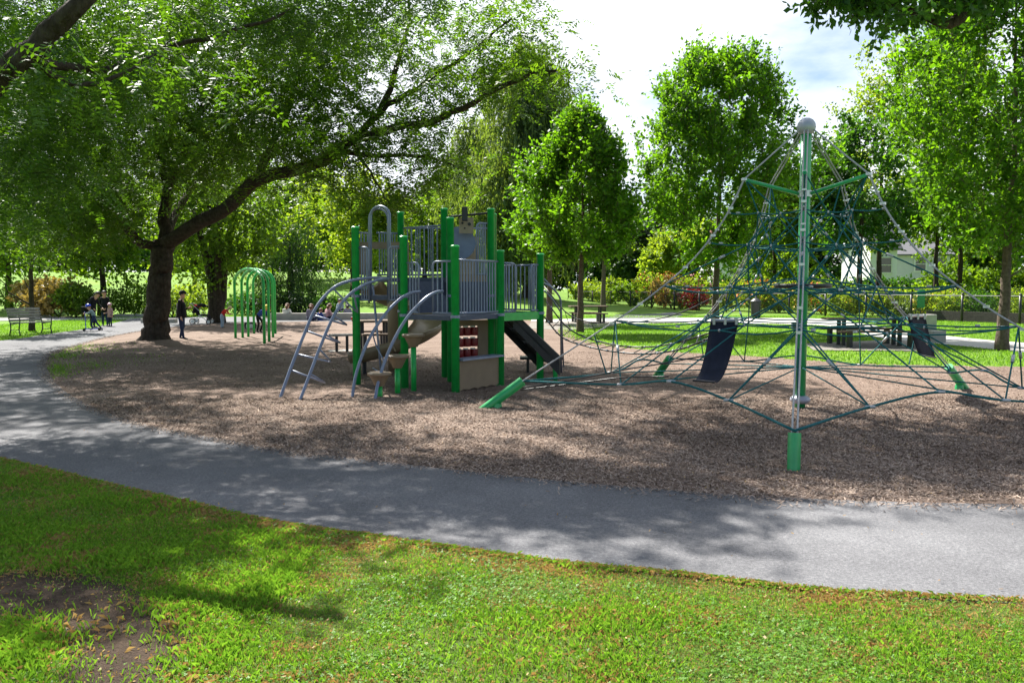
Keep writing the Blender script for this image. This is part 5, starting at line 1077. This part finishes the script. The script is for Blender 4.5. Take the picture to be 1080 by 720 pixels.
o_ = G(98,345.5); bg_ = thing('shoulder_bag', 'black shoulder bag at the hip of the bending adult', 'bag', (o_[0]-.33,o_[1],.72)); m = MB(); m.box((o_[0]-.30,o_[1]-.02,.72),(.16,.30,.26)); m.build('pouch', C_black, bg_, bevel=.04); MB().tube(curve([(o_[0]-.28,o_[1]-.12,.84),(o_[0]-.05,o_[1]-.17,1.12),(o_[0]+.08,o_[1]-.06,1.26),(o_[0]-.05,o_[1]+.1,1.18),(o_[0]-.28,o_[1]+.1,.84)],14),.012,5).build('strap', C_black, bg_)
g = G(111,344); person('adult with long dark hair and dark coat facing the camera behind the small child', g, R(10), 1.46, dict(STAND, wrL=(.05,-.12,.50), wrR=(-.05,-.12,.50)), C_black, C_jean, M_shoe, H_black, hairlen=2.2, coat=.12)
g = G(99.5,349.5); person('child in blue helmet and pale top pushing off on a scooter', g, R(-60), 1.02, dict(STAND, che=(0,-.07,.70), nek=(0,-.12,.77), hea=(0,-.15,.825), hec=(0,-.165,.885), het=(0,-.17,.94), shL=(.09,-.08,.75), shR=(-.09,-.08,.75), elL=(.11,-.16,.66), elR=(-.11,-.16,.66), wrL=(.08,-.27,.66), wrR=(-.08,-.27,.66), knR=(-.06,.10,.29), anR=(-.06,.27,.06), toR=(-.06,.22,.01), anL=(.03,-.06,.09), toL=(.03,-.15,.07), knL=(.045,-.09,.30)), C_teal, C_jean, M_shoe, H_brown, child=True, hat=(M_helmb,'h'))
sc = thing('kick_scooter', 'small blue kick scooter under the child in the blue helmet', 'scooter', (g[0],g[1],0)); c_, s_ = math.cos(R(-60)), math.sin(R(-60)); SP = lambda x, y, z: (g[0]+x*c_-y*s_, g[1]+x*s_+y*c_, z+.03)
MB().beam(SP(0,.12,.07),SP(0,-.28,.07),.11,.025).build('footboard', M_helmb, sc); MB().tube([SP(0,-.27,.06),SP(0,-.29,.70)],.015,8).tube([SP(-.15,-.29,.69),SP(.15,-.29,.69)],.013,8).build('handlebar', M_helmb, sc)
for y in (.17,-.33): MB().lathe([(.055,-.012),(.055,.012)], SP(0,y,.045), 14, axis=(c_,s_,0)).build('wheel', M_black, sc)
g = G(116.5,344.5); person('small child in pink coat and helmet beside the long haired adult', g, R(-20), .93, dict(STAND, wrR=(-.12,-.16,.60)), C_pink, C_navy, M_shoe, H_brown, child=True, hat=(M_helmp,'h'), coat=.10, fat=1.15)
g = G(234.5,346); person('toddler in red top with blond hair leaning forward at the forked tree foot', (g[0],g[1],0), R(80), .98, dict(STAND, spi=(0,-.06,.63), che=(0,-.16,.71), nek=(0,-.25,.76), hea=(0,-.30,.79), hec=(0,-.345,.815), het=(0,-.38,.84), shL=(.08,-.18,.73), shR=(-.08,-.18,.73), elL=(.10,-.22,.60), elR=(-.10,-.22,.60), wrL=(.06,-.34,.58), wrR=(-.06,-.34,.58)), C_red, C_lt, M_shoe, H_blond, child=True, fat=1.15)
g = G(273,351); person('child in blue with a yellow cap playing behind the green hoops', (g[0],g[1],0), R(60), 1.15, dict(STAND, spi=(0,-.08,.60), che=(0,-.19,.66), nek=(0,-.28,.70), hea=(0,-.32,.735), hec=(0,-.36,.775), het=(0,-.39,.81), shL=(.08,-.21,.69), shR=(-.08,-.21,.69), elL=(.10,-.26,.55), elR=(-.10,-.26,.55), wrL=(.06,-.38,.50), wrR=(-.06,-.38,.50), knL=(.07,-.12,.29), knR=(-.07,-.08,.29)), C_blue, C_black, M_shoe, H_brown, child=True, hat=(M_cap,'cap'))
g = G(264,347); r = thing('backpack', 'black and white bag lying on the mulch under the green hoops', 'bag', g); MB().box((g[0],g[1],.14),(.42,.28,.26),rz=.4).build('body', C_black, r, bevel=.06); MB().box((g[0]+.02,g[1]-.17,.12),(.24,.05,.16),rz=.4).build('pocket', C_white, r, bevel=.02)
for px, py, rz_, h_, tp, lg, hr, hl, lb, ch in ((302,338,170,1.62,C_white,C_navy,H_brown,.8,'person in a white knit seated with back to the camera, apart from the others',False),(328,339,185,1.62,C_grey,C_navy,H_brown,.5,'person with reddish brown hair and grey top seated at the left of the close group',False),
 (337,338.6,150,1.15,C_blue,C_blue,H_brown,0,'little child in blue seated between the grey and the pink tops',True),(345,338,130,1.6,C_pink,C_navy,H_brown,.6,'person in dusty pink leaning over in the seated group',False),(367,336.5,200,1.55,C_grey,C_navy,H_black,.5,'dark haired person in lilac seated at the right end of the group',False)):
    g = G(px, py); person(lb, g, R(rz_), h_, SIT, tp, lg, M_shoe, hr, hairlen=hl, child=ch, fat=1.1)
g = G(358,336.5); person('dark haired child in pale shirt perched on the seat wall behind the seated group', (g[0],g[1]+.2,0), R(10), 1.25, SIT, C_lt, C_navy, M_shoe, H_black, child=True, lift=.36)
g = G(372,338.5); r = thing('red_cup', 'small red beaker on the ground right of the seated group', 'cup', g); MB().lathe([(.06,0),(.08,.17),(.085,.18)], tuple(g), 12).build('cup_body', C_red, r); MB().lathe([(.087,.182),(.087,.20)], tuple(g), 12).build('lid', M_white, r)
# stroller
g = G(213,342); st = thing('stroller', 'black pushchair with dark hood and red blanket beside the standing man', 'stroller', g); X0, Y0 = g[0], g[1]
for dx, dy, r_ in ((-.33,-.22,.12),(-.33,.22,.12),(.36,-.2,.10),(.36,.2,.10)):
    w = MB().tube([(X0+dx+r_*math.cos(t_), Y0+dy, r_+.02+r_*math.sin(t_)) for t_ in np.linspace(0,2*math.pi,15)[:-1]], .02, 6, closed=True).build('wheel', M_black, st, smooth=True); MB().lathe([(r_*.7,-.008),(r_*.7,.008)], (X0+dx,Y0+dy,r_+.02), 12, axis=(0,1,0)).build('rim', M_alu, w)
m = MB()
for dy in (-.22,.22): m.tube([(X0-.33,Y0+dy,.14),(X0+.1,Y0+dy,.48),(X0-.32,Y0+dy,.88),(X0-.44,Y0+dy,.92)],.014,6); m.tube([(X0+.36,Y0+dy,.12),(X0-.05,Y0+dy,.42)],.014,6)
m.tube([(X0-.44,Y0-.22,.92),(X0-.44,Y0+.22,.92)],.016,6).tube([(X0-.33,Y0-.22,.14),(X0-.33,Y0+.22,.14)],.012,6); m.build('frame', M_alu, st)
m = MB(); m.beam((X0-.15,Y0,.42),(X0+.28,Y0,.40),.36,.06).beam((X0-.15,Y0,.44),(X0-.25,Y0,.80),.36,.05).beam((X0+.28,Y0,.40),(X0+.38,Y0,.2),.30,.05); m.build('seat', C_black, st, bevel=.02)
V = [];  
for a in range(7):
    th = R(-15)+a/6*R(135)
    for b in range(7): yy = -.21+.42*b/6; rr_ = .40*math.sqrt(max(0,1-(yy/.30)**2)); V.append((X0+.0+rr_*math.cos(math.pi-th-.2)*-1*-1, Y0+yy, .52+rr_*math.sin(th+.2)))
k = len(V); V += [(x*1+0, y, z-.015) for x, y, z in V]; Fc = []
for a in range(6):
    for b in range(6): q = (a*7+b,a*7+b+1,(a+1)*7+b+1,(a+1)*7+b); Fc += [q, tuple(k+z for z in q[::-1])]
MB().add(V, Fc).build('hood', C_black, st, smooth=True); MB().beam((X0-.30,Y0,.84),(X0-.05,Y0,.78),.34,.07).build('blanket', C_red, st, bevel=.02)
print('polys', sum(len(o.data.polygons) for o in bpy.data.objects if o.type == 'MESH'))
